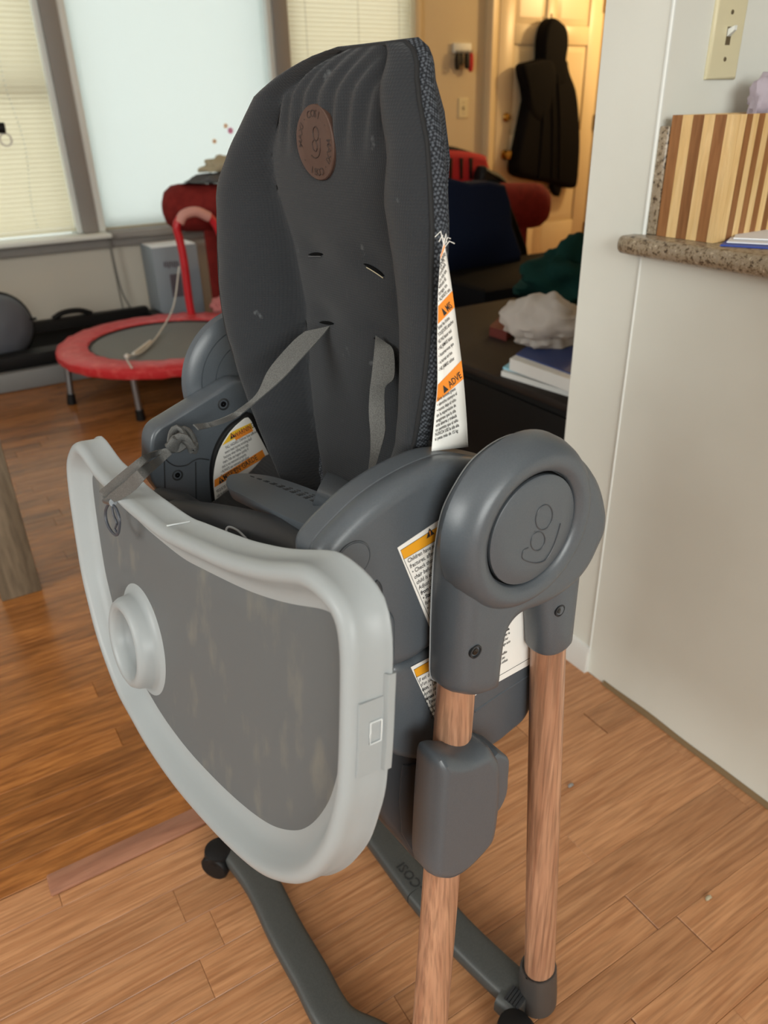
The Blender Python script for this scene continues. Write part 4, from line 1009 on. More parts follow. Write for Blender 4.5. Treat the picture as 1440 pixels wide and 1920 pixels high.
# ---- harness straps
def pix_ribbon(name, pairs, depths, th, m_, par, sub=6):
    A = smooth_line([p[0] for p in pairs], sub); B = smooth_line([p[1] for p in pairs], sub); D = smooth_line([(d, d) if not isinstance(d, tuple) else d for d in depths], sub)
    return ribbon([(w2l(at_depth(a, d[0])), w2l(at_depth(b_, d[1]))) for a, b_, d in zip(A, B, D)], th).build(name, m_, par, angle=60)
def zcam(F, S, U):
    P = FR * F + LS * S + np.array([0, 0, U]); return (RC.T @ (P - CAM))[2]
z0 = zcam(panF(0.91) + 0.006, SC - 0.05, 0.912)
st1 = empty('harness_strap'); st1.parent = chair; tag(st1, 'grey webbing strap knotted and hung over the tray')
zk = zcam(-0.265, -0.80, 0.80)
pix_ribbon('webbing', [((572, 622), (618, 612)), ((548, 642), (604, 630)), ((505, 692), (562, 676)), ((484, 735), (530, 710)), ((462, 757), (482, 752)), ((430, 778), (444, 782)), ((395, 791), (402, 799)), ((362, 796), (372, 806))],
           [z0, z0 - 0.005, (z0 - 0.02), (z0 - 0.03), z0 - 0.035, z0 - 0.04, zk + 0.015, zk], 0.0014, 'strap', st1)
# knot
kc = w2l(at_depth((345, 826), zk))
mb = MB()
for k, (dx, dy, dz) in enumerate(((0, 0, 0), (0.006, 0.004, 0.004))):
    pts = [kc + Vector((0.011 * math.cos(t_ + k) + dx, 0.013 * math.sin(t_ + k) + dy, 0.008 * math.sin(2 * t_ + k) + dz)) for t_ in [2 * math.pi * q / 24 for q in range(25)]]
    tube(pts, [(0.008, 0.0035)] * 25, 10, mb, up=(0.4, 0.5, 0.7))
mb.build('knot', 'strap', st1)
pix_ribbon('webbing', [((338, 812), (352, 838)), ((322, 822), (336, 848)), ((312, 838), (320, 846))], [zk - 0.002, zk - 0.004, zk - 0.004], 0.006, 'strap', st1)

# ---- tray (hanging on edge, bowl side to the front)
crest = [(140, 828), (173, 873), (195.5, 895.5), (224, 927), (264, 960), (300, 987), (324, 998), (378, 1022), (420, 1038), (479, 1052), (547.5, 1057), (571, 1066), (595, 1085), (621, 1113), (642, 1149), (652.6, 1196), (656, 1243), (656, 1300), (655, 1333), (654, 1394), (651, 1465), (647, 1512), (637, 1555), (623, 1600), (604, 1630), (580.5, 1654), (552, 1666), (521.5, 1662), (488.5, 1648), (455, 1623), (411, 1581), (365, 1530), (319, 1473), (275, 1408), (243, 1351), (218.5, 1305), (194, 1242), (175, 1183), (162, 1131), (150, 1079), (138, 1007), (127, 933), (121, 875), (124.4, 845)]
NV = ray((2650, 560)); NV = NV if NV @ FR < 0 else -NV            # points back towards the chair
KT = 0.90
P0T = CAM + ray((150, 850)) * 1.03 * KT
tv = np.cross(NV, [0, 0, 1]); tv /= np.linalg.norm(tv); tv = tv if tv @ LS > 0 else -tv
uv = np.cross(NV, tv); uv = uv if uv[2] > 0 else -uv
def tray2(p): P = on_plane(p, NV, P0T); return np.array([(P - P0T) @ tv, (P - P0T) @ uv])
def tray3(q, h): return w2l(P0T + tv * q[0] + uv * q[1] - NV * h)      # h towards the front
tl = uniform(smooth_loop([tray2(p) for p in crest], 4), 0.008); RESAMPLE[0] = False
tray = empty('tray'); tray.parent = chair; tag(tray, 'frosted translucent tray with a cup ring, hung on edge')
TD = 0.031
FLD = -0.0215
rim = prism(tl, [(0.006, -TD), (-0.003, -TD), (-0.003, -TD + 0.002), (-0.0004, -TD + 0.003), (0.0005, -0.009), (0.0012, -0.0055), (0.003, -0.0022), (0.0062, -0.0003), (0.0095, 0), (0.0125, -0.0010), (0.0155, -0.0040), (0.0215, -0.0125), (0.0260, -0.0170), (0.0310, -0.0198), (0.0365, FLD + 0.0005), (0.0365, FLD - 0.003), (0.022, -0.020), (0.006, -0.008), (0.003, -0.02), (0.003, -TD)], tray3, None, False, False).build('rim', 'tray', tray, angle=70)
RESAMPLE[0] = True; fl = inset(uniform(tl, 0.004), 0.036); RESAMPLE[0] = False; fc = np.mean(fl, axis=0)
loft([[tray3(fc + (q - fc) * k, FLD + h) for q in fl] for k, h in ((0.01, -0.003), (0.5, -0.003), (1.0, -0.003), (1.0, 0.0004), (0.995, 0.0006), (0.75, 0.0006), (0.5, 0.0006), (0.25, 0.0006), (0.01, 0.0006))]).build('tray_floor', 'tray_floor', tray)
cq = tray2((234, 1208)); cc = tray3(cq, FLD + 0.0006); ndir = (tray3(cq, 1) - tray3(cq, 0)).normalized()
lathe(cc, ndir, [(0.0645, 0.0001), (0.061, 0.0016), (0.0555, 0.003), (0.0535, 0.008), (0.0520, 0.0165), (0.0490, 0.0215), (0.0445, 0.0238), (0.0400, 0.0225), (0.0370, 0.018), (0.0350, 0.010), (0.0340, 0.0015), (0.032, 0.0003), (0.0005, 0.0003)], 56).build('cup_ring', 'tray', tray, angle=60)
# side clip panel on the near edge
i0 = min(range(len(tl)), key=lambda i: np.linalg.norm(tl[i] - tray2((655, 1333)))); i1 = min(range(len(tl)), key=lambda i: np.linalg.norm(tl[i] - tray2((650, 1472))))
seg = inset(tl, -0.0012)[i0:i1 + 1]; seg_o = inset(tl, -0.0036)[i0:i1 + 1]
def wall_strip(name, sg, h0, h1, m_, thick=0.001):
    ins = inset(tl, 0.0004)[i0:i1 + 1] if sg is None else sg
    rings = [[tray3(q, h0), tray3(q, h1), tray3(q + (np.array(seg[len(seg) // 2]) - np.array(seg_o[len(seg) // 2])) * thick, h1), tray3(q + (np.array(seg[len(seg) // 2]) - np.array(seg_o[len(seg) // 2])) * thick, h0)] for q in sg]
    return loft(rings).build(name, m_, tray)
wall_strip('side_clip', seg, -TD + 0.003, -0.007, 'tray', 0.7)
sg2 = inset(tl, -0.0042)[i0 - 2:i1 + 1]
rings = [[tray3(q, -TD - 0.002), tray3(q, -TD + 0.0035), tray3(q2, -TD + 0.005), tray3(q2, -TD - 0.002)] for q, q2 in zip(sg2, inset(tl, -0.0005)[i0 - 2:i1 + 1])]
loft(rings).build('clip_flange', 'tray', tray)
fr_loop = [] and [tray3(seg[k] + (np.array(seg_o[k]) - np.array(seg[k])) * 0.25, h) for k, h in ((3, -0.032), (len(seg) - 4, -0.032), (len(seg) - 4, -0.024), (3, -0.024))]
a_, b_ = 2, len(seg) - 4
pth = [tray3(np.array(seg_o[k]) * 0.3 + np.array(seg[k]) * 0.7, -0.0245) for k in range(a_, b_ + 1)] + [tray3(np.array(seg_o[k]) * 0.3 + np.array(seg[k]) * 0.7, -0.0155) for k in range(b_, a_ - 1, -1)]
pth.append(pth[0]); tube(pth, 0.0006, 6).build('clip_frame', 'tray_mark', tray)
# mould marks on the rim
for A, B in (((303, 991), (364, 975.5)),):
    q = tray2(A); k = min(range(len(tl)), key=lambda i: np.linalg.norm(tl[i] - q)); c = inset(tl, -0.0006)[k]
    tube([tray3(c, -0.005), tray3(c, -TD + 0.004)], 0.0008, 6).build('mould_line', 'tray_mark', tray)

RESAMPLE[0] = True
# strap end looped over the tray rim with the plastic hook
zt0 = (RC.T @ (np.array(P0T) - CAM))[2]
def ztray(p, h=0.004):
    P = on_plane(p, NV, P0T) - NV * h; return (RC.T @ (P - CAM))[2]
def ztop(p): 
    """depth of the rim top under a pixel: halfway through the rim"""
    return ztray(p, -0.02) - 0.012
pix_ribbon('webbing', [((322, 838), (318, 848)), ((290, 846), (286, 858)), ((262, 858), (272, 868)), ((222, 890), (236, 906)), ((196, 912), (214, 926)), ((187, 920), (206, 934)), ((190, 930), (202, 940))], [zk - 0.004, zk - 0.02, ztray((262, 862)) - 0.008, ztray((228, 897)) - 0.006, ztray((204, 920)) - 0.004, ztray((196, 928)) - 0.004, ztray((197, 935)) - 0.003], 0.0014, 'strap', st1)
pix_ribbon('webbing', [((316, 842), (322, 852)), ((292, 858), (300, 872)), ((262, 878), (276, 894)), ((232, 905), (250, 922)), ((206, 926), (222, 938)), ((198, 934), (212, 942))], [zk - 0.004, zk - 0.022, ztray((268, 886)) - 0.012, ztray((240, 914)) - 0.010, ztray((214, 932)) - 0.009, ztray((206, 938)) - 0.008], 0.0014, 'strap', st1)
hk = empty('harness_hook'); hk.parent = chair; tag(hk, 'small grey plastic hook on the strap end')
def hp(p, dz=-0.006): return w2l(at_depth(p, ztray((p[0], p[1])) + dz))
tube([hp((199, 938)), hp((212, 942))], 0.0042, 12).build('hook_pin', 'steel', hk)
tube([hp(p) for p in smooth_line([(203, 945), (198, 958), (199, 975), (206, 992), (216, 1003), (222, 998), (224, 975), (218, 955), (211, 946)], 5)], 0.0016, 8).build('hook_ring', 'hook', hk)
tube([hp(p) for p in smooth_line([(210, 950), (213, 966), (219, 980), (216, 992), (220, 1000)], 5)], 0.0012, 8).build('hook_gate', 'hook', hk)

# ---- second strap, hanging from the near slot
st2 = empty('harness_strap'); st2.parent = chair; tag(st2, 'grey webbing strap hanging from the slot by the side bolster')
z1 = zcam(panF(0.91) + 0.006, SC + 0.055, 0.912); 
pix_ribbon('webbing', [((704, 630), (722, 642)), ((702, 660), (738, 658)), ((697, 705), (739, 708)), ((693, 735), (722, 728)), ((692, 775), (722, 780)), ((695, 815), (722, 812)), ((694, 850), (709, 858)), ((688, 900), (694, 900)), ((685, 925), (690, 925))], [(z1 + 0.004, z1), (z1 - 0.004, z1 - 0.012), (z1 - 0.01, z1 - 0.016), z1 - 0.012, (z1 - 0.008, z1 - 0.014), (z1 - 0.006, z1 - 0.012), z1 - 0.006, z1 - 0.01, z1 - 0.012], 0.0014, 'strap', st2)

# ---- dark seat inside, footrest board and seat pan
seat = empty('seat'); seat.parent = chair
bottom = [(-0.29, 0.655), (-0.33, 0.675), (-0.375, 0.695), (-0.41, 0.715), (-0.44, 0.69), (-0.44, 0.55), (-0.33, 0.52), (-0.28, 0.60)]
prism(smooth_loop(bottom, 3), round_prof(-0.452, mir(-0.452), 0.006, 0.006, 3), side).build('seat_cushion', 'fabric', seat)
# inner backing panels beside the cushion
bk = [(-0.450, 0.58), (-0.450, 0.74), (-0.465, 0.78), (-0.480, 0.78), (-0.485, 0.66), (-0.470, 0.56)]
prism(smooth_loop(bk, 3), round_prof(-0.452, mir(-0.452), 0.01, 0.01, 3), side).build('seat_shell', 'plastic_dark', seat)
# footrest: a flat tongue with a ribbed grip
zf0 = zcam(-0.30, -0.775, 0.775)
ft = empty('footrest'); ft.parent = chair; tag(ft, 'flat grey tongue shaped footrest with ribbed top')
Pc = [w2l(at_depth(p, z_)) for p, z_ in (((430, 895), 0.875), ((640, 960), 0.66), ((560, 990), 0.66))]
fn = (Pc[1] - Pc[0]).cross(Pc[2] - Pc[0]).normalized(); fn = fn if fn.z > 0 else -fn
fP = np.array(Pc[0]); 
def ft3(p, h=0.0):
    o = CAM; d = ray(p); ol = w2l(CAM); dl = (w2l(CAM + d) - ol); t_ = (Pc[0] - ol).dot(fn) / dl.dot(fn); return ol + dl * t_ + fn * h
fpx = [(423, 906), (424, 896), (434, 888), (460, 886), (500, 890), (540, 900), (590, 918), (640, 938), (680, 956), (660, 985), (612, 992), (560, 980), (500, 953), (450, 928), (430, 918)]
lpx = smooth_loop(fpx, 3)
rings = []
for d_, h in ((0, -0.012), (0, -0.003), (1.5, 0.0)):
    rings.append([ft3(q, h) for q in inset([np.array(p) for p in lpx], d_)])
loft(rings).build('board', 'plastic', ft)
for k in range(5):
    a = (470 + 12 * k, 893 + 4.5 * k); b_ = (600 + 8 * k, 940 + 7 * k - 8)
    for j in range(9):
        q = j / 9; p1 = (a[0] + (b_[0] - a[0]) * q, a[1] + (b_[1] - a[1]) * q); p2 = (a[0] + (b_[0] - a[0]) * (q + 0.05), a[1] + (b_[1] - a[1]) * (q + 0.05))
        if j == 0 and k == 0: mb = MB()
        tube([ft3(p1, 0.0004), ft3(p2, 0.0004)], 0.0005, 5, mb)
gr = mb.build('grip_ribs', 'groove', ft); tag(gr, kind='stuff')
# hinge block behind the footrest
kb = [w2l(at_depth(p, 0.70)) for p in ((600, 915), (660, 940))]
tube([kb[0], kb[1]], [(0.012, 0.016)] * 2, 14, sq=0.5).build('footrest_hinge', 'plastic', ft)
# front lip of the seat with its pull ring, seen over the tray
lip = [w2l(at_depth(p, z_)) for p, z_ in (((330, 975), 0.80), ((400, 985), 0.77), ((470, 1000), 0.735), ((540, 1025), 0.70), ((600, 1060), 0.66))]
lipp = smooth_line([tuple(p) for p in lip], 5)
tube([Vector(p) for p in lipp], [(0.022, 0.020)] * len(lipp), 18, up=(0, 0, 1), sq=0.8).build('front_lip', 'plastic_dark', seat)
lip2 = [w2l(at_depth(p, z_)) for p, z_ in (((300, 945), 0.88), ((340, 955), 0.86), ((385, 985), 0.83))]
tube(lip2, [(0.020, 0.018)] * 3, 16, up=(0, 0, 1)).build('front_lip', 'plastic_dark', seat)
zr = 0.70
tube([w2l(at_depth(p, zr)) for p in smooth_line([(430, 1005), (424, 994), (430, 988), (445, 994), (460, 1008), (472, 1022)], 5)], 0.0011, 8).build('pull_ring', 'seam_light', seat)

# ================================================================== LIVING ROOM THINGS
def tri_tube(pts, r, n=12, **k): return tube(smooth_line([tuple(p) for p in pts], 5), r, n, **k)
def yprism(px, Y, y0, y1, r, name, m_, par=None, sub=3, n=4):
    lp = smooth_loop([(wy(p, Y)[0], wy(p, Y)[2]) for p in px], sub) if sub > 1 else [(wy(p, Y)[0], wy(p, Y)[2]) for p in px]
    return prism(lp, round_prof(y0, y1, r, r, n), lambda q, h: Vector((q[0], h, q[1]))).build(name, m_, par)

# --- console table at the left edge
tb = empty('console_table'); tag(tb, 'weathered grey wooden table of which one leg shows at left', 'table')
rbox((-0.010, 1.905, 0.0), (0.088, 2.0, 0.70), 0.004).build('leg', 'table_wood', tb); rbox((-1.25, 1.905, 0.0), (-1.155, 2.0, 0.70), 0.004).build('leg', 'table_wood', tb)
rbox((-1.155, 1.915, 0.62), (-0.010, 1.99, 0.70), 0.003).build('apron', 'table_wood', tb); rbox((-1.30, 1.88, 0.70), (0.11, 2.03, 0.735), 0.004).build('table_top', 'table_wood', tb)
rebase(tb, (-0.6, 1.95, 0))

# --- treadmill along the window wall
tm = empty('treadmill'); tag(tm, 'black treadmill with grey side rail lying below the windows', 'treadmill')
bx('deck', (-1.2, 3.80, 0.045), (1.08, 4.30, 0.115), 'black', tm, 0.006)
bx('belt', (-1.15, 3.86, 0.115), (1.03, 4.24, 0.122), 'black_void', tm, 0.003)
bx('side_rail', (-1.2, 3.715, 0.0), (1.10, 3.80, 0.085), 'rail_grey', tm, 0.010); bx('side_rail', (-1.2, 4.30, 0.0), (1.10, 4.36, 0.165), 'black', tm, 0.010)
bx('rail_top', (-1.2, 3.755, 0.085), (1.08, 3.86, 0.150), 'black', tm, 0.010)
bx('end_cap', (1.08, 3.86, 0.02), (1.14, 4.30, 0.15), 'black', tm, 0.012)
tri_tube([(0.60, 4.33, 0.165), (0.66, 4.33, 0.19), (0.74, 4.33, 0.19), (0.80, 4.33, 0.165)], 0.014).build('belt_guide', 'black', tm)
hpx = wy((-60, 238), 3.75); hq = wy((9, 240), 3.75)
tube([(-1.15, 3.76, 0.14), (-0.9, 3.76, 1.02)], 0.022, 12).build('upright', 'black', tm)
tube([(-0.9, 3.76, 1.02), tuple(hpx), tuple(hq)], 0.021, 12).build('handle', 'black', tm)
lc = wy((11, 262), 3.75); lathe(lc, (0.2, -1, 0), [(0.020, -0.003), (0.026, -0.003), (0.026, 0.003), (0.020, 0.003), (0.020, -0.003)], 18).build('safety_loop', 'cord_white', tm)
rebase(tm, (0, 4.03, 0))
# round dark cushion on the treadmill
c = np.array(wy((2, 618), 3.86)); R_b = 0.148
o = lathe((c[0], 3.92, c[2]), (0.25, -1, 0.12), [(0.002, -0.09), (0.06, -0.085), (0.11, -0.06), (0.14, -0.02), (R_b, 0.0), (0.143, 0.03), (0.12, 0.06), (0.07, 0.078), (0.002, 0.085)], 40)
rc = empty('round_cushion'); tag(rc, 'dark grey round cushion with black edge leaning on the treadmill', 'cushion')
o.build('pad', 'ball_grey', rc)
ax_ = Vector((0.25, -1, 0.12)).normalized(); lathe((c[0], 3.92, c[2]), ax_, [(R_b - 0.006, -0.022), (R_b + 0.009, -0.012), (R_b + 0.010, 0.006), (R_b - 0.004, 0.020)], 40).build('edge_band', 'black', rc)
tg = wy((62, 598), 3.9); MB().box((tg[0], 3.9, tg[2]), (0.03, 0.006, 0.012)).build('tag', 'black', rc)
rebase(rc, (c[0], 3.92, c[2] - R_b))

# --- trampoline
tr = empty('mini_trampoline'); tag(tr, 'small round trampoline with red padded rim and grey mat', 'trampoline')
tc_ = (0.925, 3.365); RT = 0.475; ZT = 0.215
lathe((tc_[0], tc_[1], ZT), (0, 0, 1), [(RT - 0.135, -0.004), (RT - 0.13, 0.006), (RT - 0.07, 0.014), (RT - 0.012, 0.010), (RT, 0.0), (RT + 0.002, -0.02), (RT - 0.006, -0.034), (RT - 0.03, -0.03), (RT - 0.11, -0.012), (RT - 0.135, -0.004)], 72).build('rim_pad', 'red_vinyl', tr)
for v in tr.children[0].data.vertices:
    a = math.atan2(v.co.y - tc_[1], v.co.x - tc_[0]); v.co.z += 0.0022 * math.sin(a * 46) + 0.0018 * math.sin(a * 23 + 1)
lathe((tc_[0], tc_[1], ZT - 0.008), (0, 0, 1), [(RT - 0.09, 0.001), (RT - 0.09, 0.003), (0.001, 0.0), (0.001, -0.002), (RT - 0.09, 0.001)], 64).build('jump_mat', 'tramp_mat', tr)
lathe((tc_[0], tc_[1], ZT - 0.006), (0, 0, 1), [(RT - 0.142, 0.0005), (RT - 0.142, 0.006), (RT - 0.132, 0.007), (RT - 0.132, 0.0005)], 64).build('mat_edge', 'black', tr)
for p in ((135, 757), (265, 787)):
    g = wz(p, 0.0); d = Vector((g[0] - tc_[0], g[1] - tc_[1], 0)); d.normalize(); top = Vector((tc_[0], tc_[1], ZT - 0.02)) + d * (RT - 0.035)
    bt = Vector((g[0], g[1], 0.0)); l_ = tube([top, bt + (top - bt).normalized() * 0.03], 0.013, 14).build('leg', 'steel', tr)
    tube([bt + (top - bt).normalized() * 0.045, bt + (top - bt).normalized() * 0.012, bt], [0.0165, 0.0185, 0.0195], 14).build('rubber_foot', 'black', l_)
for an in (-35, 28):
    d = Vector((math.cos(math.radians(an)), math.sin(math.radians(an)), 0)); top = Vector((tc_[0], tc_[1], ZT - 0.02)) + d * (RT - 0.035); bt = Vector((tc_[0], tc_[1], 0)) + d * (RT - 0.02)
    l_ = tube([top, bt + (top - bt).normalized() * 0.03], 0.013, 14).build('leg', 'steel', tr); tube([bt + (top - bt).normalized() * 0.045, bt], [0.0165, 0.0195], 14).build('rubber_foot', 'black', l_)
hy = 3.74
hpts = [wy(p, hy) for p in ((362, 604), (354, 560), (345, 490), (337, 450), (331, 424), (343, 404), (368, 397), (394, 408), (412, 436), (440, 500), (470, 600))]
o = tri_tube(hpts, 0.019).build('handle_bar', 'red_pipe', tr)
tri_tube([wy(p, hy - 0.003) for p in ((336, 418), (345, 403), (368, 397), (392, 407))], 0.0235).build('foam_grip', 'pink_foam', tr)
rebase(tr, (tc_[0], tc_[1], 0))
rp = empty('cord_toy'); tag(rp, 'thin white cord with a small grip lying over the trampoline mat', 'cord')
cp = [tuple(wy((336, 500), 3.70)), tuple(wy((325, 575), 3.6)), tuple(wz((300, 622), ZT + 0.01)), tuple(wz((282, 645), ZT + 0.006)), tuple(wz((262, 662), ZT + 0.006)), tuple(wz((238, 670), ZT + 0.016)), tuple(wz((247, 690), ZT + 0.016))]
tri_tube(cp, 0.0035, 8).build('cord', 'cord_white', rp); tube([tuple(wz((282, 640), ZT + 0.010)), tuple(wz((250, 664), ZT + 0.012))], 0.0075, 8).build('grip', 'cord_white', rp)
kn = wz((238, 668), ZT + 0.022); lathe(kn, (0, 0, 1), [(0.001, -0.012), (0.011, -0.004), (0.011, 0.005), (0.001, 0.012)], 12).build('knob', 'cord_white', rp); rebase(rp, kn)

# --- grey box against the wall
gb = empty('carton'); tag(gb, 'pale blue grey cardboard box standing against the wall below the window', 'box')
pl = wy((284, 466), 4.22); pr_ = wy((362, 462), 4.22)
bx('box_body', (pl[0], 4.22, 0.0), (pr_[0] + 0.02, 4.44, pl[2]), 'box_grey', gb, 0.003)
bx('box_flap', (pl[0] + 0.004, 4.224, pl[2] - 0.001), (pr_[0] + 0.016, 4.43, pl[2] + 0.003), 'paper_white', gb)
a = wy((318, 515), 4.218); b_ = wy((345, 555), 4.218); bx('printed_picture', (a[0], 4.2175, b_[2]), (b_[0], 4.2198, a[2]), 'box_print', gb)
for k in range(7):
    q = wy((307 + 4.2 * k, 496 - 0.3 * k), 4.2185); bx('print_mark', (q[0], 4.2178, q[2] - 0.014 - 0.004 * (k % 3)), (q[0] + 0.007, 4.2198, q[2] + 0.012 + 0.003 * (k % 2)), 'box_print', gb)
rebase(gb, ((pl[0] + pr_[0]) / 2, 4.33, 0))
# hanging window cords
wc = empty('window_cord'); tag(wc, 'thin grey cord hanging from the window sill down the wall', 'cord')
tri_tube([wy(p, 4.44) for p in ((200, 432), (208, 470), (218, 520), (233, 590))], 0.004, 8).build('strand', 'cord_grey', wc); tri_tube([wy(p, 4.437) for p in ((203, 436), (216, 500), (230, 550), (252, 590))], 0.004, 8).build('strand', 'cord_grey', wc)
rebase(wc, wy((233, 590), 4.44))

# --- red sofa seen from its rolled back
sf = empty('sofa'); tag(sf, 'red fabric sofa with a rolled back standing behind the high chair', 'sofa')
A = Vector((1.27, 4.02, 0.685)); B = Vector((2.93, 3.26, 0.630)); dAB = (B - A).normalized(); nAB = Vector((-dAB.y, dAB.x, 0)).normalized()   # away from the camera
rr = 0.112
tube([A - dAB * 0.09, A - dAB * 0.075, A - dAB * 0.04, A, A * 0.5 + B * 0.5, B, B + dAB * 0.04, B + dAB * 0.075, B + dAB * 0.09], [0.03, 0.075, 0.104, rr, rr, rr, 0.104, 0.075, 0.03], 28).build('rolled_back', 'red_fabric', sf)
def obox(name, a, b_, off0, off1, z0, z1, m_, r=0.02):
    """box along the sofa between distances a..b from A, offsets off0..off1 away from the camera"""
    o = rbox((0, 0, 0), (b_ - a, off1 - off0, z1 - z0), r, 3).build(name, m_, sf); An = Vector((A.x, A.y, 0)); d = Vector((dAB.x, dAB.y, 0)).normalized()
    o.data.transform(Matrix(((d.x, nAB.x, 0, 0), (d.y, nAB.y, 0, 0), (0, 0, 1, 0), (0, 0, 0, 1)))); o.data.transform(Matrix.Translation(An + d * a + nAB * off0 + Vector((0, 0, z0)))); return o
LB = (B - A).length
obox('back_panel', 0.10, LB - 0.03, -0.045, 0.12, 0.06, 0.66, 'red_fabric'); obox('seat', 0.12, LB - 0.05, 0.12, 0.42, 0.08, 0.42, 'red_fabric')
for q in (0.14, LB - 0.12): 
    obox('foot', q, q + 0.06, -0.02, 0.04, 0.0, 0.061, 'black', 0.005)
rebase(sf, (2.1, 3.64, 0))
ztop_ = A.z + rr
o = crumple('jacket', wy((405, 352), 3.98), (0.15, 0.10, 0.06), 'grey_cloth', 3, 'dark grey jacket thrown over the left end of the sofa back', 'jacket', amp=0.5, base=ztop_ + 0.001)
o = crumple('cloth', wy((425, 312), 4.0), (0.12, 0.05, 0.045), 'tan_cloth', 9, 'beige cloth lying on top of the grey jacket', 'cloth', amp=0.4, base=ztop_ + 0.045)
o = crumple('bag', (1.37, 3.80, 0.10), (0.07, 0.06, 0.09), 'black', 12, 'black bag on the floor between trampoline and sofa', 'bag', amp=0.3, base=0.0)
o = crumple('cloth', wy((418, 575), 3.78), (0.055, 0.05, 0.05), 'pink_cloth', 15, 'pink cloth on the black bag behind the trampoline', 'cloth', amp=0.5, base=0.195)
# things on the sofa near the door
pw = empty('pillow'); tag(pw, 'red and black striped pillow on the sofa by the entry wall', 'pillow')
lp = [(770, 345), (770, 285), (835, 281), (895, 288), (908, 300), (905, 345)]
yprism(lp, 3.85, 3.80, 3.92, 0.04, 'pillow_body', 'pillow_red', pw)
for x in (846, 866, 884):
    yprism([(x - 3, 336), (x - 4, 296), (x + 3, 296), (x + 2, 336)], 3.795, 3.795, 3.82, 0.004, 'stripe', 'black', pw, 1, 2)
rebase(pw, wy((840, 345), 3.86))
o = yprism([(895, 350), (900, 312), (915, 318), (935, 328), (945, 350)], 3.75, 3.70, 3.80, 0.03, 'bag', 'black', None); tag(o, 'small black bag tucked beside the striped pillow', 'bag')
o = yprism([(760, 345), (765, 278), (800, 271), (850, 275), (900, 292), (905, 300), (850, 284), (800, 284)], 3.95, 3.93, 3.98, 0.01, 'cloth', 'black', None); tag(o, 'black cloth showing above the striped pillow', 'cloth')
ZO = 0.45
ot = empty('ottoman'); tag(ot, 'low black leather ottoman in front of the red sofa', 'ottoman')
bx('cushion_top', (1.95, 2.42, 0.30), (2.78, 2.98, ZO), 'ottoman_black', ot, 0.03); bx('ottoman_base', (1.97, 2.44, 0.04), (2.76, 2.96, 0.30), 'ottoman_black', ot, 0.01)
for x in (2.0, 2.7):
    for y in (2.47, 2.9): bx('foot', (x, y, 0), (x + 0.04, y + 0.04, 0.041), 'black', ot)
rebase(ot, (2.35, 2.7, 0))
o = yprism([(800, 520), (800, 346), (868, 342), (934, 345), (948, 420), (962, 512)], 2.9, 2.84, 2.96, 0.02, 'blanket', 'navy', None, 2); 
for v in o.data.vertices: v.co.z = max(v.co.z, ZO + 0.001)
tag(o, 'navy blue blanket propped upright on the black ottoman', 'blanket')
o = yprism([(905, 512), (930, 352), (942, 352), (968, 410), (994, 508)], 2.99, 2.98, 3.09, 0.02, 'cushion', 'black_void', None, 2); tag(o, 'black wedge cushion behind the navy blanket', 'cushion')

# --- coat on the door
co = empty('coat'); tag(co, 'long dark hooded coat hanging on the entry door', 'coat')
body = [(1018, 112), (1056, 112), (1060, 133), (1074, 167), (1079, 208), (1082, 264), (1079, 319), (1075, 350), (1056, 352), (1048, 350), (1020, 342), (966, 331), (959, 308), (971, 250), (982, 194), (990, 158), (1000, 130)]
yprism(body, 4.40, 4.458, 4.35, 0.035, 'body', 'coat', co)
hood = [(1032, 34), (1048, 42), (1060, 58), (1061, 92), (1056, 118), (1062, 150), (1040, 165), (1012, 150), (1015, 112), (1015, 83), (1020, 52)]
yprism(hood, 4.38, 4.458, 4.345, 0.022, 'hood', 'coat', co)
slv = [(979, 121), (996, 115), (1020, 110), (1040, 112), (1042, 170), (1020, 230), (992, 215), (988, 170), (980, 142)]
yprism(slv, 4.36, 4.44, 4.34, 0.025, 'shoulder_flap', 'coat', co)
yprism([(1056, 345), (1052, 369), (1041, 362), (1038, 344)], 4.36, 4.42, 4.37, 0.015, 'belt_end', 'coat', co, 2)
for x0, x1 in ((1020, 1010), (1045, 1048), (1032, 1035)):
    tri_tube([wy((x0, 140), 4.352), wy(((x0 + x1) / 2 + 3, 230), 4.350), wy((x1, 335), 4.352)], 0.012, 8).build('fold', 'coat', co)
rebase(co, wy((1020, 352), 4.40))
o = tube([tuple(wy((1034, 38), 4.461)), tuple(wy((1034, 30), 4.43)), tuple(wy((1034, 26), 4.425))], 0.006, 8).build('coat_hook', 'brass', None); tag(o, 'small brass hook on the door above the coat', 'hook')

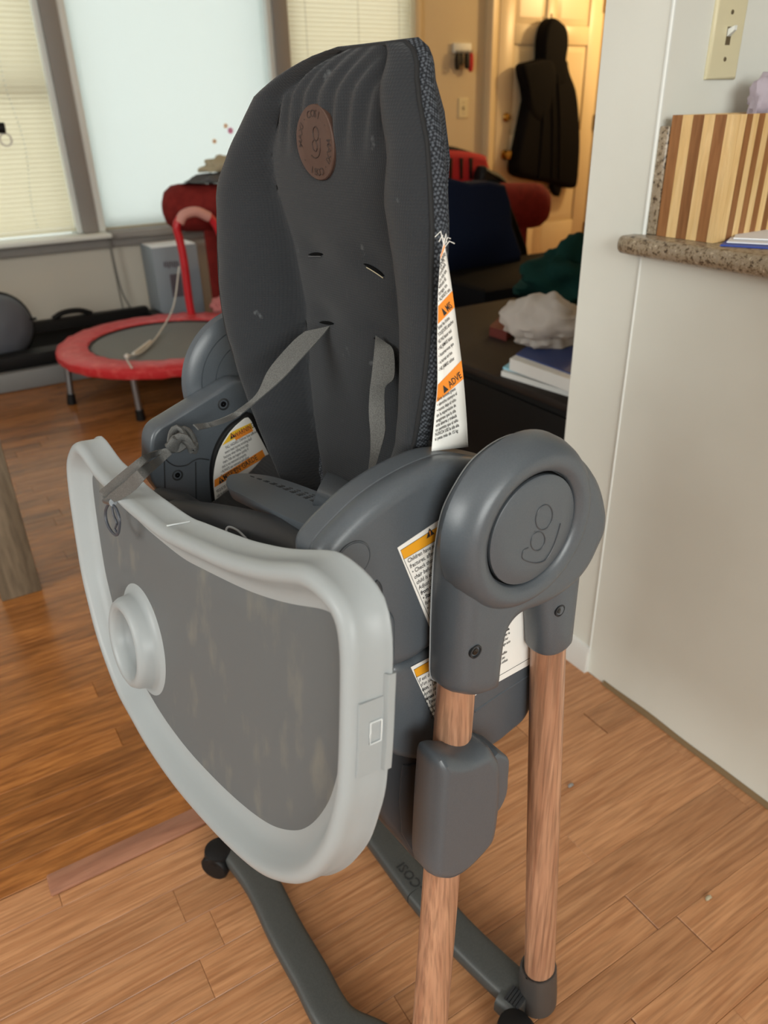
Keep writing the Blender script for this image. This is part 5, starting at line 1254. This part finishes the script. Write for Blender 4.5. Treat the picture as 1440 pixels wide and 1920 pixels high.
# --- black cabinet behind the kitchen wall and what lies on it
cb = empty('cabinet'); tag(cb, 'low black cabinet behind the kitchen wall with papers on top', 'cabinet')
ZC = 0.45
bx('cabinet_body', (1.31, 1.16, 0.0), (1.95, 2.25, ZC - 0.02), 'cabinet_black', cb, 0.004); bx('cabinet_top', (1.295, 1.15, ZC - 0.02), (1.965, 2.26, ZC), 'cabinet_top', cb, 0.004)
for y in (1.18, 1.72): bx('cabinet_door', (1.300, y, 0.03), (1.3099, y + 0.52, ZC - 0.04), 'cabinet_black', cb, 0.003)
rebase(cb, (1.63, 1.7, 0))
def slab_px(name, corners, z0, z1, m_, parts=(), **k):
    pts = [wz(p, z1) for p in corners]; mb = MB(); loft([[Vector((p[0], p[1], z0)) for p in pts], [Vector((p[0], p[1], z1)) for p in pts]], mb); return mb.build(name, m_, k.get('par'), smooth=False)
o = slab_px('magazine', [(940, 696), (1070, 735), (1120, 690), (985, 665)], ZC + 0.0005, ZC + 0.014, 'book_page'); tag(o, 'grey magazine at the bottom of the paper stack on the black cabinet', 'magazine')
o = slab_px('folder', [(943, 688), (1030, 712), (1075, 722), (1120, 680), (990, 655)], ZC + 0.0145, ZC + 0.020, 'paper_cyan'); tag(o, 'light blue folder in the paper stack on the black cabinet', 'folder')
bk = empty('book'); tag(bk, 'thick white book with navy cover on the paper stack', 'book')
slab_px('pages', [(956, 672), (1070, 712), (1130, 670), (1010, 640)], ZC + 0.0205, ZC + 0.052, 'book_page', par=bk); slab_px('cover', [(968, 663), (1072, 700), (1132, 660), (1012, 632)], ZC + 0.052, ZC + 0.056, 'book_navy', par=bk)
rebase(bk, (1.42, 1.45, ZC + 0.02))
o = crumple('plastic_bag', wz((1030, 610), 0.555), (0.115, 0.10, 0.075), 'bag_plastic', 21, 'crumpled translucent white plastic bag lying on the book', 'plastic bag', amp=0.45, base=ZC + 0.057, n=26, freq=1.2, fold=0.7)
o = crumple('cloth', wz((1085, 520), 0.57), (0.20, 0.12, 0.12), 'green_cloth', 27, 'dark green cloth heaped behind the plastic bag', 'cloth', amp=0.5, base=ZC + 0.0005, n=24)
o = slab_px('notebook', [(918, 612), (950, 622), (1010, 570), (968, 562)], ZC + 0.0005, ZC + 0.03, 'book_red'); tag(o, 'dark red notebook between the plastic bag and green cloth', 'notebook')

# --- crumbs on the laminate
for p, m_, lb in (((1070, 1473), 'mullion', 'tiny grey crumb on the floor beside the rear leg'), ((1328, 1684), 'tan_cloth', 'tiny pale crumb on the floor near the half wall')):
    g = wz(p, 0.002); o = crumple('crumb', (g[0], g[1], 0.003), (0.006, 0.003, 0.003), m_, 4, lb, 'crumb', n=8, amp=0.5, base=0.0003)
